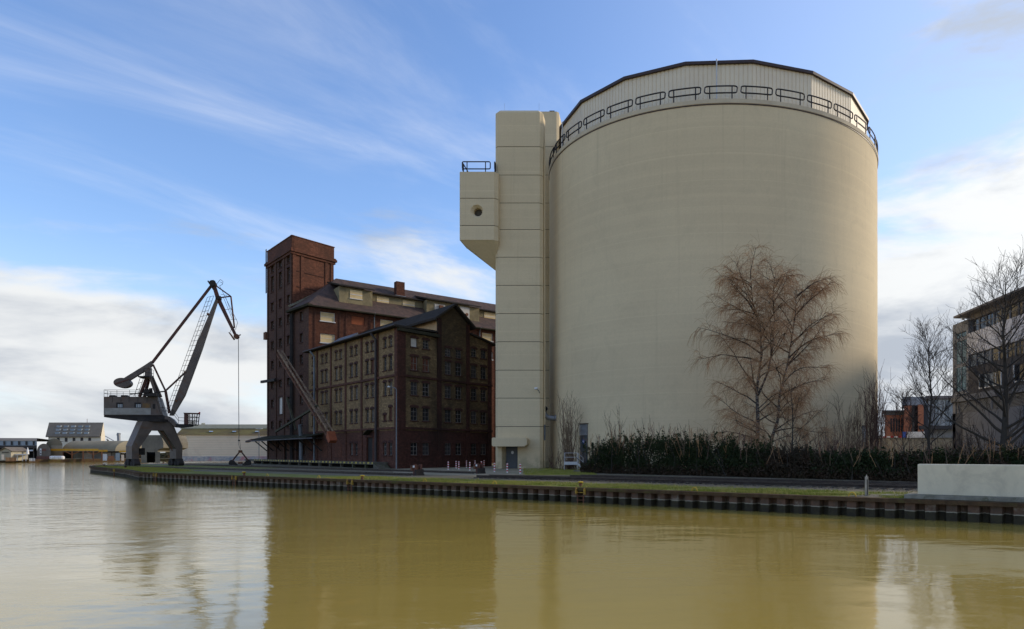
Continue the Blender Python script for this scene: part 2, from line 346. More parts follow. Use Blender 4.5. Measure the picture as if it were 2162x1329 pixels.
# ------------------------------------------------------------------ mesh helpers
V = Vector
class MB:
    def __init__(s): s.v = []; s.f = []
    def face(s, *p):
        i = len(s.v); s.v += [tuple(q) for q in p]; s.f.append(tuple(range(i, i+len(p)))); return s
    def hexa(s, b, t):                                  # bottom 4 (ccw from above) and top 4
        i = len(s.v); s.v += [tuple(q) for q in b] + [tuple(q) for q in t]
        s.f += [(i+3, i+2, i+1, i), (i+4, i+5, i+6, i+7)] + [(i+k, i+(k+1) % 4, i+4+(k+1) % 4, i+4+k) for k in range(4)]; return s
    def box(s, x0, y0, z0, x1, y1, z1):
        return s.hexa([(x0, y0, z0), (x1, y0, z0), (x1, y1, z0), (x0, y1, z0)], [(x0, y0, z1), (x1, y0, z1), (x1, y1, z1), (x0, y1, z1)])
    def prism(s, poly, ext):                            # planar polygon extruded by a vector
        ext = V(ext); n = len(poly); i = len(s.v); p = [V(q) for q in poly]
        s.v += [tuple(q) for q in p] + [tuple(q+ext) for q in p]
        s.f += [tuple(range(i+n-1, i-1, -1)), tuple(range(i+n, i+2*n))] + [(i+k, i+(k+1) % n, i+n+(k+1) % n, i+n+k) for k in range(n)]; return s
    def beam(s, a, b, w, h=None, up=(0, 0, 1)):         # rectangular bar from a to b
        a, b = V(a), V(b); h = w if h is None else h; d = (b-a).normalized(); u = V(up)
        if abs(d.dot(u)) > .98: u = V((0, 1, 0))
        x = d.cross(u).normalized()*w/2; y = x.cross(d).normalized()*h/2
        return s.hexa([a-x-y, a+x-y, a+x+y, a-x+y], [b-x-y, b+x-y, b+x+y, b-x+y])
    def tube(s, pts, rad, n=8, caps=True):
        pts = [V(p) for p in pts]; rad = [rad]*len(pts) if isinstance(rad, (int, float)) else rad
        i0 = len(s.v); prev = None
        for k, p in enumerate(pts):
            d = (pts[min(k+1, len(pts)-1)] - pts[max(k-1, 0)])
            d = d.normalized() if d.length > 1e-9 else V((0, 0, 1))
            if prev is None:
                a = V((0, 0, 1)) if abs(d.z) < .9 else V((1, 0, 0)); x = d.cross(a).normalized()
            else:
                x = prev - d*prev.dot(d); x = x.normalized() if x.length > 1e-6 else d.orthogonal().normalized()
            prev = x; y = d.cross(x)
            for j in range(n):
                t = 2*math.pi*j/n; q = p + (x*math.cos(t)+y*math.sin(t))*rad[k]; s.v.append((q.x, q.y, q.z))
        for k in range(len(pts)-1):
            for j in range(n):
                a = i0+k*n+j; b = i0+k*n+(j+1) % n; s.f.append((a, b, b+n, a+n))
        if caps:
            s.f.append(tuple(i0+j for j in range(n-1, -1, -1))); e = i0+(len(pts)-1)*n; s.f.append(tuple(e+j for j in range(n)))
        return s
    def lathe(s, prof, n=32, c=(0, 0, 0), a0=0., a1=2*math.pi):   # profile [(r, z)]
        full = abs(a1-a0-2*math.pi) < 1e-6; m = n if full else n+1; i0 = len(s.v)
        for r_, z_ in prof:
            for j in range(m):
                t = a0+(a1-a0)*j/n; s.v.append((c[0]+r_*math.cos(t), c[1]+r_*math.sin(t), c[2]+z_))
        for k in range(len(prof)-1):
            for j in range(n):
                a = i0+k*m+j; b = i0+k*m+(j+1) % m; s.f.append((a, b, b+m, a+m))
        return s
    def mesh(s, name, mat, off=(0, 0, 0), smooth=False, uv=True):
        me = bpy.data.meshes.new(name)
        if off != (0, 0, 0):
            o = np.array(off); vv = (np.array(s.v)-o).tolist()
        else: vv = s.v
        me.from_pydata(vv, [], s.f); me.materials.append(MATS[mat])
        if uv and len(s.f) < 60000:
            u = me.uv_layers.new(name='UVMap'); dat = [0.]*(2*len(me.loops)); k = 0
            for p in me.polygons:
                n = p.normal; h = V((-n.y, n.x, 0)) if abs(n.z) < .9 else V((1, 0, 0))
                h = h.normalized(); w = n.cross(h)
                for li in p.loop_indices:
                    c = me.vertices[me.loops[li].vertex_index].co; dat[2*li] = c.dot(h); dat[2*li+1] = c.dot(w)
            u.data.foreach_set('uv', dat)
        if smooth: me.polygons.foreach_set('use_smooth', [True]*len(me.polygons))
        return me
    def build(s, name, mat, parent=None, smooth=False, uv=True, **k):
        off = wloc(parent) if parent else (0, 0, 0)
        return link(name, s.mesh(name, mat, off, smooth, uv), parent, **k)
WL = {}
def wloc(o): return WL.get(o.name, (0, 0, 0))
def link(name, me, parent=None, loc=None, rz=0.):
    o = bpy.data.objects.new(name, me); COL.objects.link(o)
    pl = wloc(parent) if parent else (0, 0, 0)
    w = pl
    if loc is not None:
        o.location = (loc[0]-pl[0], loc[1]-pl[1], loc[2]-pl[2]); w = tuple(loc)
    if rz: o.rotation_euler = (0, 0, rz)
    if parent: o.parent = parent
    WL[o.name] = w
    return o
def kid(name, me, parent):                               # child sharing its parent's frame
    o = bpy.data.objects.new(name, me); COL.objects.link(o); o.parent = parent; WL[o.name] = wloc(parent); return o
def thing(name, label, cat, loc=(0, 0, 0), group=None, rz=0.):
    o = bpy.data.objects.new(name, None); COL.objects.link(o); o.location = loc; o.rotation_euler = (0, 0, rz); o.empty_display_size = .3
    WL[o.name] = tuple(loc); return tag(o, label, cat, group)
def tag(o, label, cat, group=None):
    o['label'] = label; o['category'] = cat
    if group: o['group'] = group
    return o
def struct(o, kind='structure'): o['kind'] = kind; return o
def at(x, y, Y): return V(((x-CX)/FPX*Y, Y, EYE+(HY-y)/FPX*Y))        # point of the photograph at depth Y
def gp(x, y, z=0.):                                                   # point of the photograph on a level z
    Y = FPX*(EYE-z)/(y-HY); return V(((x-CX)/FPX*Y, Y, z))

WMESH = {}
def window_meshes(kind, w, h, frame, pane, lintel, bars=(1, 2), sill='brick_lintel', setback=.16, arch=.14):
    key = (kind, w, h)
    if key in WMESH: return WMESH[key]
    fr = MB(); t = .07; y0, y1 = setback, setback+.07
    fr.box(-w/2, y0, 0, -w/2+t, y1, h); fr.box(w/2-t, y0, 0, w/2, y1, h); fr.box(-w/2+t, y0, 0, w/2-t, y1, t); fr.box(-w/2+t, y0, h-t, w/2-t, y1, h)
    for i in range(bars[0]):
        x = -w/2+w*(i+1)/(bars[0]+1); fr.box(x-.025, y0+.005, t, x+.025, y1-.005, h-t)
    for i in range(bars[1]):
        z = h*(i+1)/(bars[1]+1); fr.box(-w/2+t, y0+.01, z-.025, w/2-t, y1-.01, z+.025)
    pn = MB().box(-w/2+t, y0+.04, t, w/2-t, y0+.055, h-t)
    li = MB(); n = 6; e = .16; lo = []; hi = []
    for i in range(n+1):
        x = -w/2-e+(w+2*e)*i/n; k = 1-(2*i/n-1)**2
        lo.append((x, -.05, h-.10+arch*k*.6)); hi.append((x, -.05, h+.16+arch*k))
    li.prism(lo + hi[::-1], (0, .13, 0))
    si = MB().box(-w/2-.12, -.10, -.14, w/2+.12, setback, 0.)
    r = [fr.mesh('window', frame), pn.mesh('pane', pane), li.mesh('lintel', lintel) if lintel else None, si.mesh('sill', sill) if sill else None]
    WMESH[key] = r; return r
class Wall:
    """upright wall: origin at its left end seen from outside, right direction r"""
    def __init__(s, o, r, z0=0.): s.o = V((o[0], o[1], 0)); s.r = V((r[0], r[1], 0)).normalized(); s.n = V((s.r.y, -s.r.x, 0)); s.rz = math.atan2(s.r.y, s.r.x)
    def p(s, u, z, out=0.): q = s.o+s.r*u+s.n*out; return V((q.x, q.y, z))
    def sheet(s, mb, u0, u1, z0, z1, holes=(), depth=.35):
        us = sorted({u0, u1, *[h[0] for h in holes], *[h[1] for h in holes]}); zs = sorted({z0, z1, *[h[2] for h in holes], *[h[3] for h in holes]})
        us = [u for u in us if u0-1e-6 <= u <= u1+1e-6]; zs = [z for z in zs if z0-1e-6 <= z <= z1+1e-6]
        for a, b in zip(us, us[1:]):
            run = None
            for c, d in zip(zs, zs[1:]):
                um, zm = (a+b)/2, (c+d)/2
                inside = any(h[0] < um < h[1] and h[2] < zm < h[3] for h in holes)
                if inside:
                    if run: mb.face(s.p(a, run[0]), s.p(b, run[0]), s.p(b, run[1]), s.p(a, run[1])); run = None
                else: run = (run[0], d) if run else (c, d)
            if run: mb.face(s.p(a, run[0]), s.p(b, run[0]), s.p(b, run[1]), s.p(a, run[1]))
        for h in holes:
            a, b, c, d = h[:4]
            mb.face(s.p(a, c), s.p(a, c, -depth), s.p(a, d, -depth), s.p(a, d)); mb.face(s.p(b, c, -depth), s.p(b, c), s.p(b, d), s.p(b, d, -depth))
            mb.face(s.p(a, c, -depth), s.p(a, c), s.p(b, c), s.p(b, c, -depth)); mb.face(s.p(a, d), s.p(a, d, -depth), s.p(b, d, -depth), s.p(b, d))
        return mb
    def slab(s, mb, u0, u1, z0, z1, o0, o1):             # box on the wall between outward offsets
        return mb.hexa([s.p(u0, z0, o1), s.p(u1, z0, o1), s.p(u1, z0, o0), s.p(u0, z0, o0)], [s.p(u0, z1, o1), s.p(u1, z1, o1), s.p(u1, z1, o0), s.p(u0, z1, o0)])
    def window(s, parent, u, z, meshes, name='window'):
        o = link(name, meshes[0], parent, s.p(u, z), s.rz)
        for nm, me in zip(('pane', 'lintel', 'sill'), meshes[1:]):
            if me: kid(nm, me, o)
        return o

# ================================================================== SETTING: ground, water
QS = .62
def quay(X): return 36.5-QS*X                               # straight front edge
front = [(x, quay(x)) for x in (40, 20, 0, -20, -40, -52)]
tip = [(-60, 77.6), (-66, 83.4), (-72, 89.0), (-76.6, 93.3), (-80.2, 96.8), (-83, 100.3), (-85.5, 104.5), (-87.5, 109), (-88.5, 114), (-88, 122), (-86, 132)]
EDGE = front+tip
outline = [(900, -200)] + [(60, quay(60))] + EDGE + [(-88, 160), (-96, 200), (-108, 225), (-160, 215), (-175, 190), (-215, 172), (-420, 150), (-3000, 150), (-3000, 4000), (3000, 4000), (3000, -200)]
me = bpy.data.meshes.new('ground'); bm = bmesh.new()
fc = bm.faces.new([bm.verts.new((x, y, 0)) for x, y in outline]); bmesh.ops.triangulate(bm, faces=[fc])
bmesh.ops.recalc_face_normals(bm, faces=bm.faces)
if bm.faces[:][0].normal.z < 0: bmesh.ops.reverse_faces(bm, faces=bm.faces)
bm.to_mesh(me); bm.free(); me.materials.append(MATS['ground']); struct(link('ground', me))
WATER = -.85
struct(MB().face((-3000, -1500, WATER), (600, -1500, WATER), (600, 400, WATER), (-3000, 400, WATER)).build('water', 'water'))
struct(MB().face((-3000, -1500, -3.5), (600, -1500, -3.5), (600, 400, -3.5), (-3000, 400, -3.5)).build('harbour_bed', 'ground'))
# far bank edging
fb = MB(); pts = [(-88.5, 114), (-88, 122), (-86, 132), (-88, 160), (-96, 200), (-108, 225), (-160, 215), (-175, 190), (-215, 172), (-420, 150)]
for a, b in zip(pts, pts[1:]):
    if a[1] < 129: continue
    fb.face((a[0], a[1], -3.4), (b[0], b[1], -3.4), (b[0], b[1], .02), (a[0], a[1], .02))
tag(fb.build('bank_wall', 'coping_steel'), 'low dark edging wall along the far harbour bank', 'wall')
# sheets on the ground, each 4 mm above the one below
qd = V((-1, QS, 0)).normalized(); qn = V((QS, 1, 0)).normalized()           # along the quay to the left, inland
def strip(mb, pl, o0, o1, z):                                               # band beside the quay polyline
    P = []
    for i, p in enumerate(pl):
        a = V(pl[max(i-1, 0)]); b = V(pl[min(i+1, len(pl)-1)]); d = (b-a).normalized(); n = V((d.y, -d.x))
        P.append((V(p)+n*o0, V(p)+n*o1))
    for (a, b), (c, d) in zip(P, P[1:]): mb.face((a.x, a.y, z), (b.x, b.y, z), (d.x, d.y, z), (c.x, c.y, z))
    return mb
def along(u, w, z=0.): p = V((0, 36.5, 0))+qd*u+qn*w; return V((p.x, p.y, z))     # u metres left of X=0, w inland
turf_edge = [(p[0], p[1]) for p in EDGE]
struct(strip(MB(), turf_edge[:13], .4, 5.2, .004).build('grass_strip', 'turf'))
bal = MB(); bal.face(along(-40, 7.6, .008), along(23, 6.9, .008), along(23, 13.6, .008), along(-40, 13.6, .008)); struct(bal.build('ballast_bed', 'ballast'))
pv = MB(); pv.face(gp(830, 1000, .004), gp(1020, 1006, .004), gp(1190, 999, .004), gp(1165, 986, .004), gp(1050, 980, .004), gp(830, 991, .004)); struct(pv.build('paved_yard', 'paving'))
lawn = MB(); lawn.face(gp(1105, 1003, .009), gp(1260, 1004, .009), gp(1260, 990, .009), gp(1165, 989, .009)); struct(lawn.build('lawn_patch', 'turf'))
rt = MB(); rt.face((-78.5, 97, .003), (-54, 75, .003), (-46, 88, .003), (-62, 104, .003), (-84, 111, .003)); struct(rt.build('crane_apron', 'turf'))

# ================================================================== QUAY WALL
QW = thing('quay_wall', 'dark rusty sheet pile quay wall with a steel coping along the water', 'quay wall', (EDGE[2][0], EDGE[2][1], 0))
cop = MB(); pl = [(60, quay(60))]+EDGE
cop_p = []
for i, p in enumerate(pl):
    a = V(pl[max(i-1, 0)]); b = V(pl[min(i+1, len(pl)-1)]); d = (b-a).normalized(); n = V((d.y, -d.x)); cop_p.append((V(p)-n*.12, V(p)+n*.45))
for (a, b), (c, d) in zip(cop_p, cop_p[1:]):
    cop.hexa([(a.x, a.y, -.14), (c.x, c.y, -.14), (d.x, d.y, -.14), (b.x, b.y, -.14)], [(a.x, a.y, .03), (c.x, c.y, .03), (d.x, d.y, .03), (b.x, b.y, .03)])
cop.build('coping', 'coping_steel', QW)
PIT = .84
pm = MB(); pf = [(0, .42), (.10, .42), (.20, .02), (.62, .02), (.72, .42), (PIT, .42)]        # plan profile: x along, y inland
for (a, b), (c, d) in zip(pf, pf[1:]): pm.face((a, b, -3.3), (c, d, -3.3), (c, d, -.135), (a, b, -.135))
pile_me = pm.mesh('sheet_pile', 'sheet_pile')
pol = [V(p) for p in reversed(EDGE[:-1])]                                   # left to right
seg = 0; pos = 0.; npile = 0; extra = MB()
while seg < len(pol)-1 and npile < 400:
    a, b = pol[seg], pol[seg+1]; ln = (b-a).length
    if pos > ln: pos -= ln; seg += 1; continue
    d = (b-a).normalized(); p = a+d*pos; rz = math.atan2(d.y, d.x)
    if p.x < 21: link('sheet_pile', pile_me, QW, (p.x, p.y, 0), rz); npile += 1
    pos += PIT

# ================================================================== TRACKS
def track(label, a, b, sleepers=True, gauge=1.435, sl_len=2.5, z=0., pitch=.68):
    a, b = V((a[0], a[1], 0)), V((b[0], b[1], 0)); d = (b-a).normalized(); n = V((-d.y, d.x, 0)); L_ = (b-a).length
    t = thing('railway_track', label, 'track', tuple(a), 'railway tracks on the quay')
    for s_ in (-1, 1):
        m = MB(); q = n*s_*gauge/2; up = V((0, 0, 1))
        for w, z0, z1 in ((.14, .0, .025), (.03, .025, .12), (.075, .12, .16)):
            x = n*w/2; m.hexa([a+q-x+up*(z0+z), b+q-x+up*(z0+z), b+q+x+up*(z0+z), a+q+x+up*(z0+z)], [a+q-x+up*(z1+z), b+q-x+up*(z1+z), b+q+x+up*(z1+z), a+q+x+up*(z1+z)])
        ro = m.build('rail', 'rail_steel', t); m = MB(); x = n*.022; m.hexa([a+q-x+up*(.1605+z), b+q-x+up*(.1605+z), b+q+x+up*(.1605+z), a+q+x+up*(.1605+z)], [a+q-x+up*(.164+z), b+q-x+up*(.164+z), b+q+x+up*(.164+z), a+q+x+up*(.164+z)]); m.build('running_surface', 'rail_top', ro)
    if sleepers:
        sm = MB().box(-.13, -sl_len/2, -.10, .13, sl_len/2, z-.005).mesh('sleeper', 'sleeper')
        k = .4
        while k < L_:
            o = link('sleeper', sm, t, tuple(a+d*k+V((rnd.uniform(-.03, .03), rnd.uniform(-.06, .06), rnd.uniform(-.02, 0)))), math.atan2(d.y, d.x)+rnd.uniform(-.03, .03)); k += pitch
    return t
track('nearer railway track with dark sleepers beside the grass strip, in front of the hedge', along(-34, 9.4), along(20.5, 8.6), True, z=.075)
track('farther railway track running close along the foot of the dark hedge', along(-34, 13.2), along(15, 13.9), True, z=.02)
track('rails set in the yard ending at the left rusty buffer stop', (-19.9, 59.5), (-80, 99.6), False)
track('rails set in the yard ending at the right rusty buffer stop', (-15.6, 64.8), (-75.5, 109.2), False)
def buffer_stop(label, p):
    t = thing('buffer_stop', label, 'buffer stop', tuple(p), 'rusty buffer stops', rz=R(-32))
    WL[t.name] = (0, 0, 0)
    for y in (-.42, .20): MB().box(-.12, y, 0, .12, y+.22, 1.0).build('post', 'crane_rust', t)
    MB().box(-.30, -.55, .45, -.121, .55, .92).build('cross_beam', 'rust', t)
    MB().box(.121, -.42, .0, .30, .42, .55).build('back_block', 'crane_dark', t)
    MB().box(-.05, -.50, .72, .10, -.421, .90).build('marker_plate', 'white_paint', t)
buffer_stop('rusty buffer stop on the nearer yard rails, left of the pair', (-19.9, 59.5, 0))
buffer_stop('rusty buffer stop on the farther yard rails, before the red striped bollards', (-15.6, 64.8, 0))

# ================================================================== SILO
SC = V((10.0, 95.0, 0)); SR = 22.7; SH = 40.6
silo = thing('storage_silo', 'huge round beige concrete silo with a railing and pale polygonal top storey', 'silo', tuple(SC))
MB().lathe([(SR, -.5), (SR, SH-.5)], 220, SC).build('wall', 'silo_concrete', silo, smooth=True)
MB().lathe([(SR, SH-.5), (SR+.10, SH-.45), (SR+.13, SH-.02), (SR+.10, SH), (SR-3.5, SH+.02)], 220, SC).build('ledge', 'silo_ledge', silo, smooth=False)
MB().lathe([(SR+.01, SH-.60), (SR+.05, SH-.60), (SR+.05, SH-.505)], 220, SC).build('dark_ring', 'dark_trim', silo)  # narrow dark ring just below the ledge
face_a = math.atan2(-SC.y, -SC.x)                                            # angle from the silo towards the camera
DR = 21.4; DN = 18; DH0, DH1 = SH-.2, 45.3
for k in range(DN):
    a0 = face_a+R(13+20*k); a1 = a0+R(20); p0 = SC+V((math.cos(a0), math.sin(a0), 0))*DR; p1 = SC+V((math.cos(a1), math.sin(a1), 0))*DR
    d = (p1-p0); n = V((d.y, -d.x, 0)).normalized(); m = MB(); ribs = 15; prev = None; pts = []
    for i in range(ribs):
        for f, o in ((0, 0), (.78, 0), (.80, -.05), (.98, -.05)): pts.append(p0+d*((i+f)/ribs)+n*o)
    pts.append(p1)
    for a, b in zip(pts, pts[1:]): m.face((a.x, a.y, DH0), (b.x, b.y, DH0), (b.x, b.y, DH1), (a.x, a.y, DH1))
    m.build('cladding_panel', 'cladding', silo)
    e0 = SC+V((math.cos(a0), math.sin(a0), 0))*(DR+.28); e1 = SC+V((math.cos(a1), math.sin(a1), 0))*(DR+.28)
    f0 = SC+V((math.cos(a0), math.sin(a0), 0))*(DR-.5); f1 = SC+V((math.cos(a1), math.sin(a1), 0))*(DR-.5)
    m = MB(); U = lambda p, z: (p.x, p.y, z)
    m.hexa([U(e0, DH1), U(e1, DH1), U(f1, DH1), U(f0, DH1)], [U(e0, DH1+.32), U(e1, DH1+.32), U(f1, DH1+.32), U(f0, DH1+.32)]); m.build('roof_edge', 'dark_trim', silo)
MB().lathe([(DR-.3, DH1+.2), (.2, DH1+1.1)], 18, SC, face_a+R(13), face_a+R(13)+2*math.pi).build('roof', 'roof_felt', silo)
# guard rail units
NR = 36; rm = MB(); half = math.pi/NR*.90; Rr = SR+.02
def rp(t, z, r=Rr): return (r*math.cos(t), r*math.sin(t), z)
loop = []
nseg = 8; c_ = .028
for i in range(nseg+1): loop.append(rp(-half+c_*.6+(2*half-1.2*c_)*i/nseg, SH+1.42))
for i in range(1, 4): loop.append(rp(half-c_*.6+c_*.6*math.sin(i*math.pi/6), SH+1.42-.18*(1-math.cos(i*math.pi/6))))
for i in range(1, 4): loop.append(rp(half-c_*.6*(1-math.cos(i*math.pi/6)), SH+.85-.18*math.sin(i*math.pi/6)))
for i in range(nseg+1): loop.append(rp(half-c_*.6-(2*half-1.2*c_)*i/nseg, SH+.67))
for i in range(1, 4): loop.append(rp(-half+c_*.6-c_*.6*math.sin(i*math.pi/6), SH+.67+.18*(1-math.cos(i*math.pi/6))))
for i in range(1, 4): loop.append(rp(-half+c_*.6*(1-math.cos(i*math.pi/6)), SH+1.24+.18*math.sin(i*math.pi/6)))
loop.append(loop[0]); rm.tube(loop, .075, 6, False)
for t in (-half*.68, half*.68): rm.tube([rp(t, SH), rp(t, SH+1.42)], .07, 6)
rail_me = rm.mesh('guard_rail', 'rail_black', uv=False)
for k in range(NR): link('guard_rail', rail_me, silo, tuple(SC), face_a+R(10*k+3.2))
def silo_hit(x, r=SR):
    dx, dy = (x-CX)/FPX, 1.; n = math.hypot(dx, dy); dx /= n; dy /= n
    b = dx*SC.x+dy*SC.y; q = b*b-(SC.x**2+SC.y**2)+r*r; t = b-math.sqrt(max(q, 0)); return V((dx*t, dy*t, 0))
# rainwater pipe on the top storey
for x, y0 in ((1513, 127), (1190, 0)):
    p = silo_hit(x, DR-.05); n = (p-SC); n.z = 0; n.normalize(); q = SC+n*(DR+.12); MB().tube([(q.x, q.y, SH), (q.x, q.y, DH1+.38)], .07, 8).build('downpipe', 'galv', silo)
# door with louvre in the silo wall
def silo_frame(x):
    p = silo_hit(x); n = (p-SC); n.z = 0; n.normalize(); r = V((-n.y, n.x, 0)); return p, n, r
def on_silo(m, p, n, r, u0, u1, z0, z1, o0, o1):
    q = lambda u, z, o: tuple(V((p.x, p.y, 0))+r*u+n*o+V((0, 0, z)))
    return m.hexa([q(u0, z0, o1), q(u1, z0, o1), q(u1, z0, o0), q(u0, z0, o0)], [q(u0, z1, o1), q(u1, z1, o1), q(u1, z1, o0), q(u0, z1, o0)])
def silo_door(x, z0, z1, zl, w, steps=True):
    p, n, r = silo_frame(x)
    m = MB(); on_silo(m, p, n, r, -w/2, w/2, z0, z1, -.3, .10); d = m.build('door', 'door_blue', silo)
    m = MB(); on_silo(m, p, n, r, -w/2-.02, w/2+.02, z1, zl, -.3, .06); l = m.build('louvre', 'grey_metal', silo)
    k = 9
    for i in range(k):
        z = z1+(zl-z1)*(i+.25)/k; m = MB(); q = lambda u, zz, o: tuple(V((p.x, p.y, 0))+r*u+n*o+V((0, 0, zz)))
        m.hexa([q(-w/2, z, .26), q(w/2, z, .26), q(w/2, z+.09, .07), q(-w/2, z+.09, .07)], [q(-w/2, z+.02, .26), q(w/2, z+.02, .26), q(w/2, z+.12, .07), q(-w/2, z+.12, .07)]); m.build('slat', 'galv', l)
    m = MB(); on_silo(m, p, n, r, -w/2-.12, w/2+.12, zl+.01, zl+.09, -.1, .35); m.build('hood', 'dark_trim', silo)
    return p, n, r, d
p, n, r, d = silo_door(1233.5, .55, 4.1, 5.45, 1.35)
c = p+n*.115+V((0, 0, 3.3)); ring = [(c+r*(.24*math.cos(t))+V((0, 0, .30*math.sin(t)))) for t in [2*math.pi*i/20 for i in range(20)]]
MB().prism([tuple(q) for q in ring], tuple(n*.02)).build('sign_disc', 'sign_blue', d)
ring = [(c+n*.025+r*(.09*math.cos(t))+V((0, 0, .07+.10*math.sin(t)))) for t in [2*math.pi*i/12 for i in range(12)]]
MB().prism([tuple(q) for q in ring], tuple(n*.012)).build('sign_figure', 'white_paint', d)
silo_door(1824, .3, 3.3, 5.2, 1.1)
# bent air duct coming out of the wall near the tower
p, n, r = silo_frame(1173); zc = EYE+(HY-883)/FPX*p.y
pts = []; p0 = p+V((0, 0, zc)); lf = V((-1, 0, 0)); out = V((-.12, -1, 0)).normalized()
pts = [p0-n*.2+lf*-.1, p0+lf*.45, p0+lf*.85+V((0, 0, .03)), p0+lf*1.2+V((0, 0, .2)), p0+lf*1.42+V((0, 0, .5)), p0+lf*1.48+V((0, 0, .85))+out*.1, p0+lf*1.36+V((0, 0, 1.08))+out*.3, p0+lf*1.12+V((0, 0, 1.16))+out*.75]
o = MB().tube([tuple(q) for q in pts], .33, 14).build('exhaust_duct', 'grey_metal', silo, smooth=True)
e = pts[-1]; dd = (pts[-1]-pts[-2]).normalized(); MB().tube([tuple(e+dd*.005), tuple(e+dd*.02)], .29, 14).build('duct_opening', 'opening_shade', o)
MB().tube([tuple(p0+lf*-.12), tuple(p0+lf*.02)], .44, 14).build('flange', 'grey_metal', o)
# steel landing and steps before the silo door
st = thing('steel_steps', 'galvanised steel landing with handrail and steps at the silo door', 'steps', tuple(gp(1206, 993)))
A0 = gp(1191, 993); A1 = gp(1224, 993.5); y0 = A0.y; xa, xb = A0.x, A1.x-.35
m = MB(); m.box(xa, y0, .82, xb, y0+1.5, .90); m.build('grating', 'galv', st)
m = MB(); m.box(xa, y0-.03, .62, xb, y0+.02, .98); m.build('fascia', 'galv', st)
for x in (xa+.03, xb-.03):
    for yy in (y0+.05, y0+1.45): MB().tube([(x, yy, 0), (x, yy, 2.0)], .035, 6).build('post', 'galv', st)
m = MB()
for z in (1.5, 2.0): m.tube([(xa+.03, y0+.05, z), (xb-.03, y0+.05, z), (xb+.65, y0+.05, z-.55)], .03, 6)
m.tube([(xb+.65, y0+.05, .1), (xb+.65, y0+.05, 1.45)], .03, 6); m.build('handrail', 'galv', st)
for i in range(4): MB().box(xb+.02+i*.2, y0+.05, .72-.2*i-.04, xb+.26+i*.2, y0+1.0, .72-.2*i).build('tread', 'galv', st)
MB().beam((xb, y0+.02, .75), (xb+.85, y0+.02, .05), .04, .22).build('stringer', 'galv', st)
tag(MB().box(*gp(1211, 997)[:2], 0, gp(1211, 997).x+1.15, gp(1211, 997).y+.5, .2).build('kerb_block', 'slab_concrete'), 'pale concrete block lying before the steel silo steps', 'block')

# ================================================================== CONCRETE TOWER
tw = thing('lift_tower', 'tall square beige concrete tower with horizontal joints beside the silo', 'tower', (-15.3, 87, 0))
def cham(x0, y0, x1, y1, c): return [(x0+c, y0), (x1-c, y0), (x1, y0+c), (x1, y1-c), (x1-c, y1), (x0+c, y1), (x0, y1-c), (x0, y0+c)]
X0, X1, Y0, Y1 = -18.3, -12.25, 84.0, 86.6
jy = [901, 841, 782, 722, 662.5, 603, 543.5, 485, 429, 370, 310]
zs = [0.]+[EYE+(HY-y)/FPX*84 for y in jy]; TOP = 45.5
zs.append(TOP)
dox0, dox1, doz = at(1066, 0, 84).x-.02, at(1093, 0, 84).x, 3.0
for i, (a, b) in enumerate(zip(zs, zs[1:])):
    g = .035; lo = a+(g if i else 0); hi = b-(g if b < TOP else 0)
    P = cham(X0, Y0, X1, Y1, .38)
    if i == 0:       # ground course with the recessed doorway
        m = MB(); m.prism([(x, y, lo) for x, y in [(X0+.0, Y0+.38), (X0+.38, Y0), (dox0-.38, Y0), (dox0, Y0+.9), (dox1, Y0+.9), (dox1, Y0), (X1-.38, Y0), (X1, Y0+.38), (X1, Y1), (X0, Y1)]], (0, 0, doz))
        m.prism([(x, y, doz+.001) for x, y in P], (0, 0, hi-doz-.001))
    elif b >= TOP:
        m = MB(); m.prism([(x, y, lo) for x, y in P], (0, 0, hi-lo-.35)); Q = cham(X0+.25, Y0+.25, X1-.25, Y1-.25, .38)
        for k in range(8):
            k2 = (k+1) % 8; m.face((*P[k], hi-.35), (*P[k2], hi-.35), (*Q[k2], hi), (*Q[k], hi))
        m.face(*[(x, y, hi) for x, y in Q])
    else: m = MB().prism([(x, y, lo) for x, y in P], (0, 0, hi-lo))
    m.build('wall_panel', 'tower_concrete', tw)
MB().prism([(x, y, 3.1) for x, y in cham(X0+.05, Y0+.05, X1-.05, Y1-.05, .38)], (0, 0, TOP-4)).build('joint_core', 'joint', tw)
# rear shaft beside it, rising above the silo edge
RX0, RX1, RY0, RY1 = -17.8, -11.25, 92.4, 97.5; rz = [0]+[2.1+(z-2.1)*1.1 for z in zs[1:-1]]+[49.6]
for a, b in zip(rz, rz[1:]): MB().prism([(x, y, a+.035) for x, y in cham(RX0, RY0, RX1, RY1, .3)], (0, 0, b-a-.07)).build('shaft_panel', 'tower_concrete', tw)
MB().prism([(x, y, .1) for x, y in cham(RX0+.05, RY0+.05, RX1-.05, RY1-.05, .3)], (0, 0, 49.3)).build('joint_core', 'joint', tw)
MB().box(-12.6, 92.9, 49.6, -11.9, 94.0, 49.95).build('roof_hatch', 'rail_black', tw)
MB().box(dox0+.02, Y0+.80, 0, dox1-.02, Y0+.88, doz).build('door', 'door_blue', tw)
c = V(((dox0+dox1)/2, Y0+.795, 2.05)); MB().prism([(c.x+.17*math.cos(t), c.y, c.z+.2*math.sin(t)) for t in [2*math.pi*i/16 for i in range(16)]], (0, -.015, 0)).build('sign_disc', 'galv', tw)
# canopy over the door
cz0, cz1 = EYE+(HY-943)/FPX*82.6, EYE+(HY-924.5)/FPX*82.6; ca, cb = at(1039, 0, 82.4).x, at(1113, 0, 82.4).x
m = MB(); Q = [(ca, cz0+.15), (ca+.15, cz0), (cb-.3, cz0), (cb, cz0+.25), (cb, cz1-.3), (cb-.15, cz1), (ca+.1, cz1), (ca, cz1-.1)]
m.prism([(x, 82.2, z) for x, z in Q], (0, Y0-82.2, 0)); m.build('door_canopy', 'tower_concrete', tw)
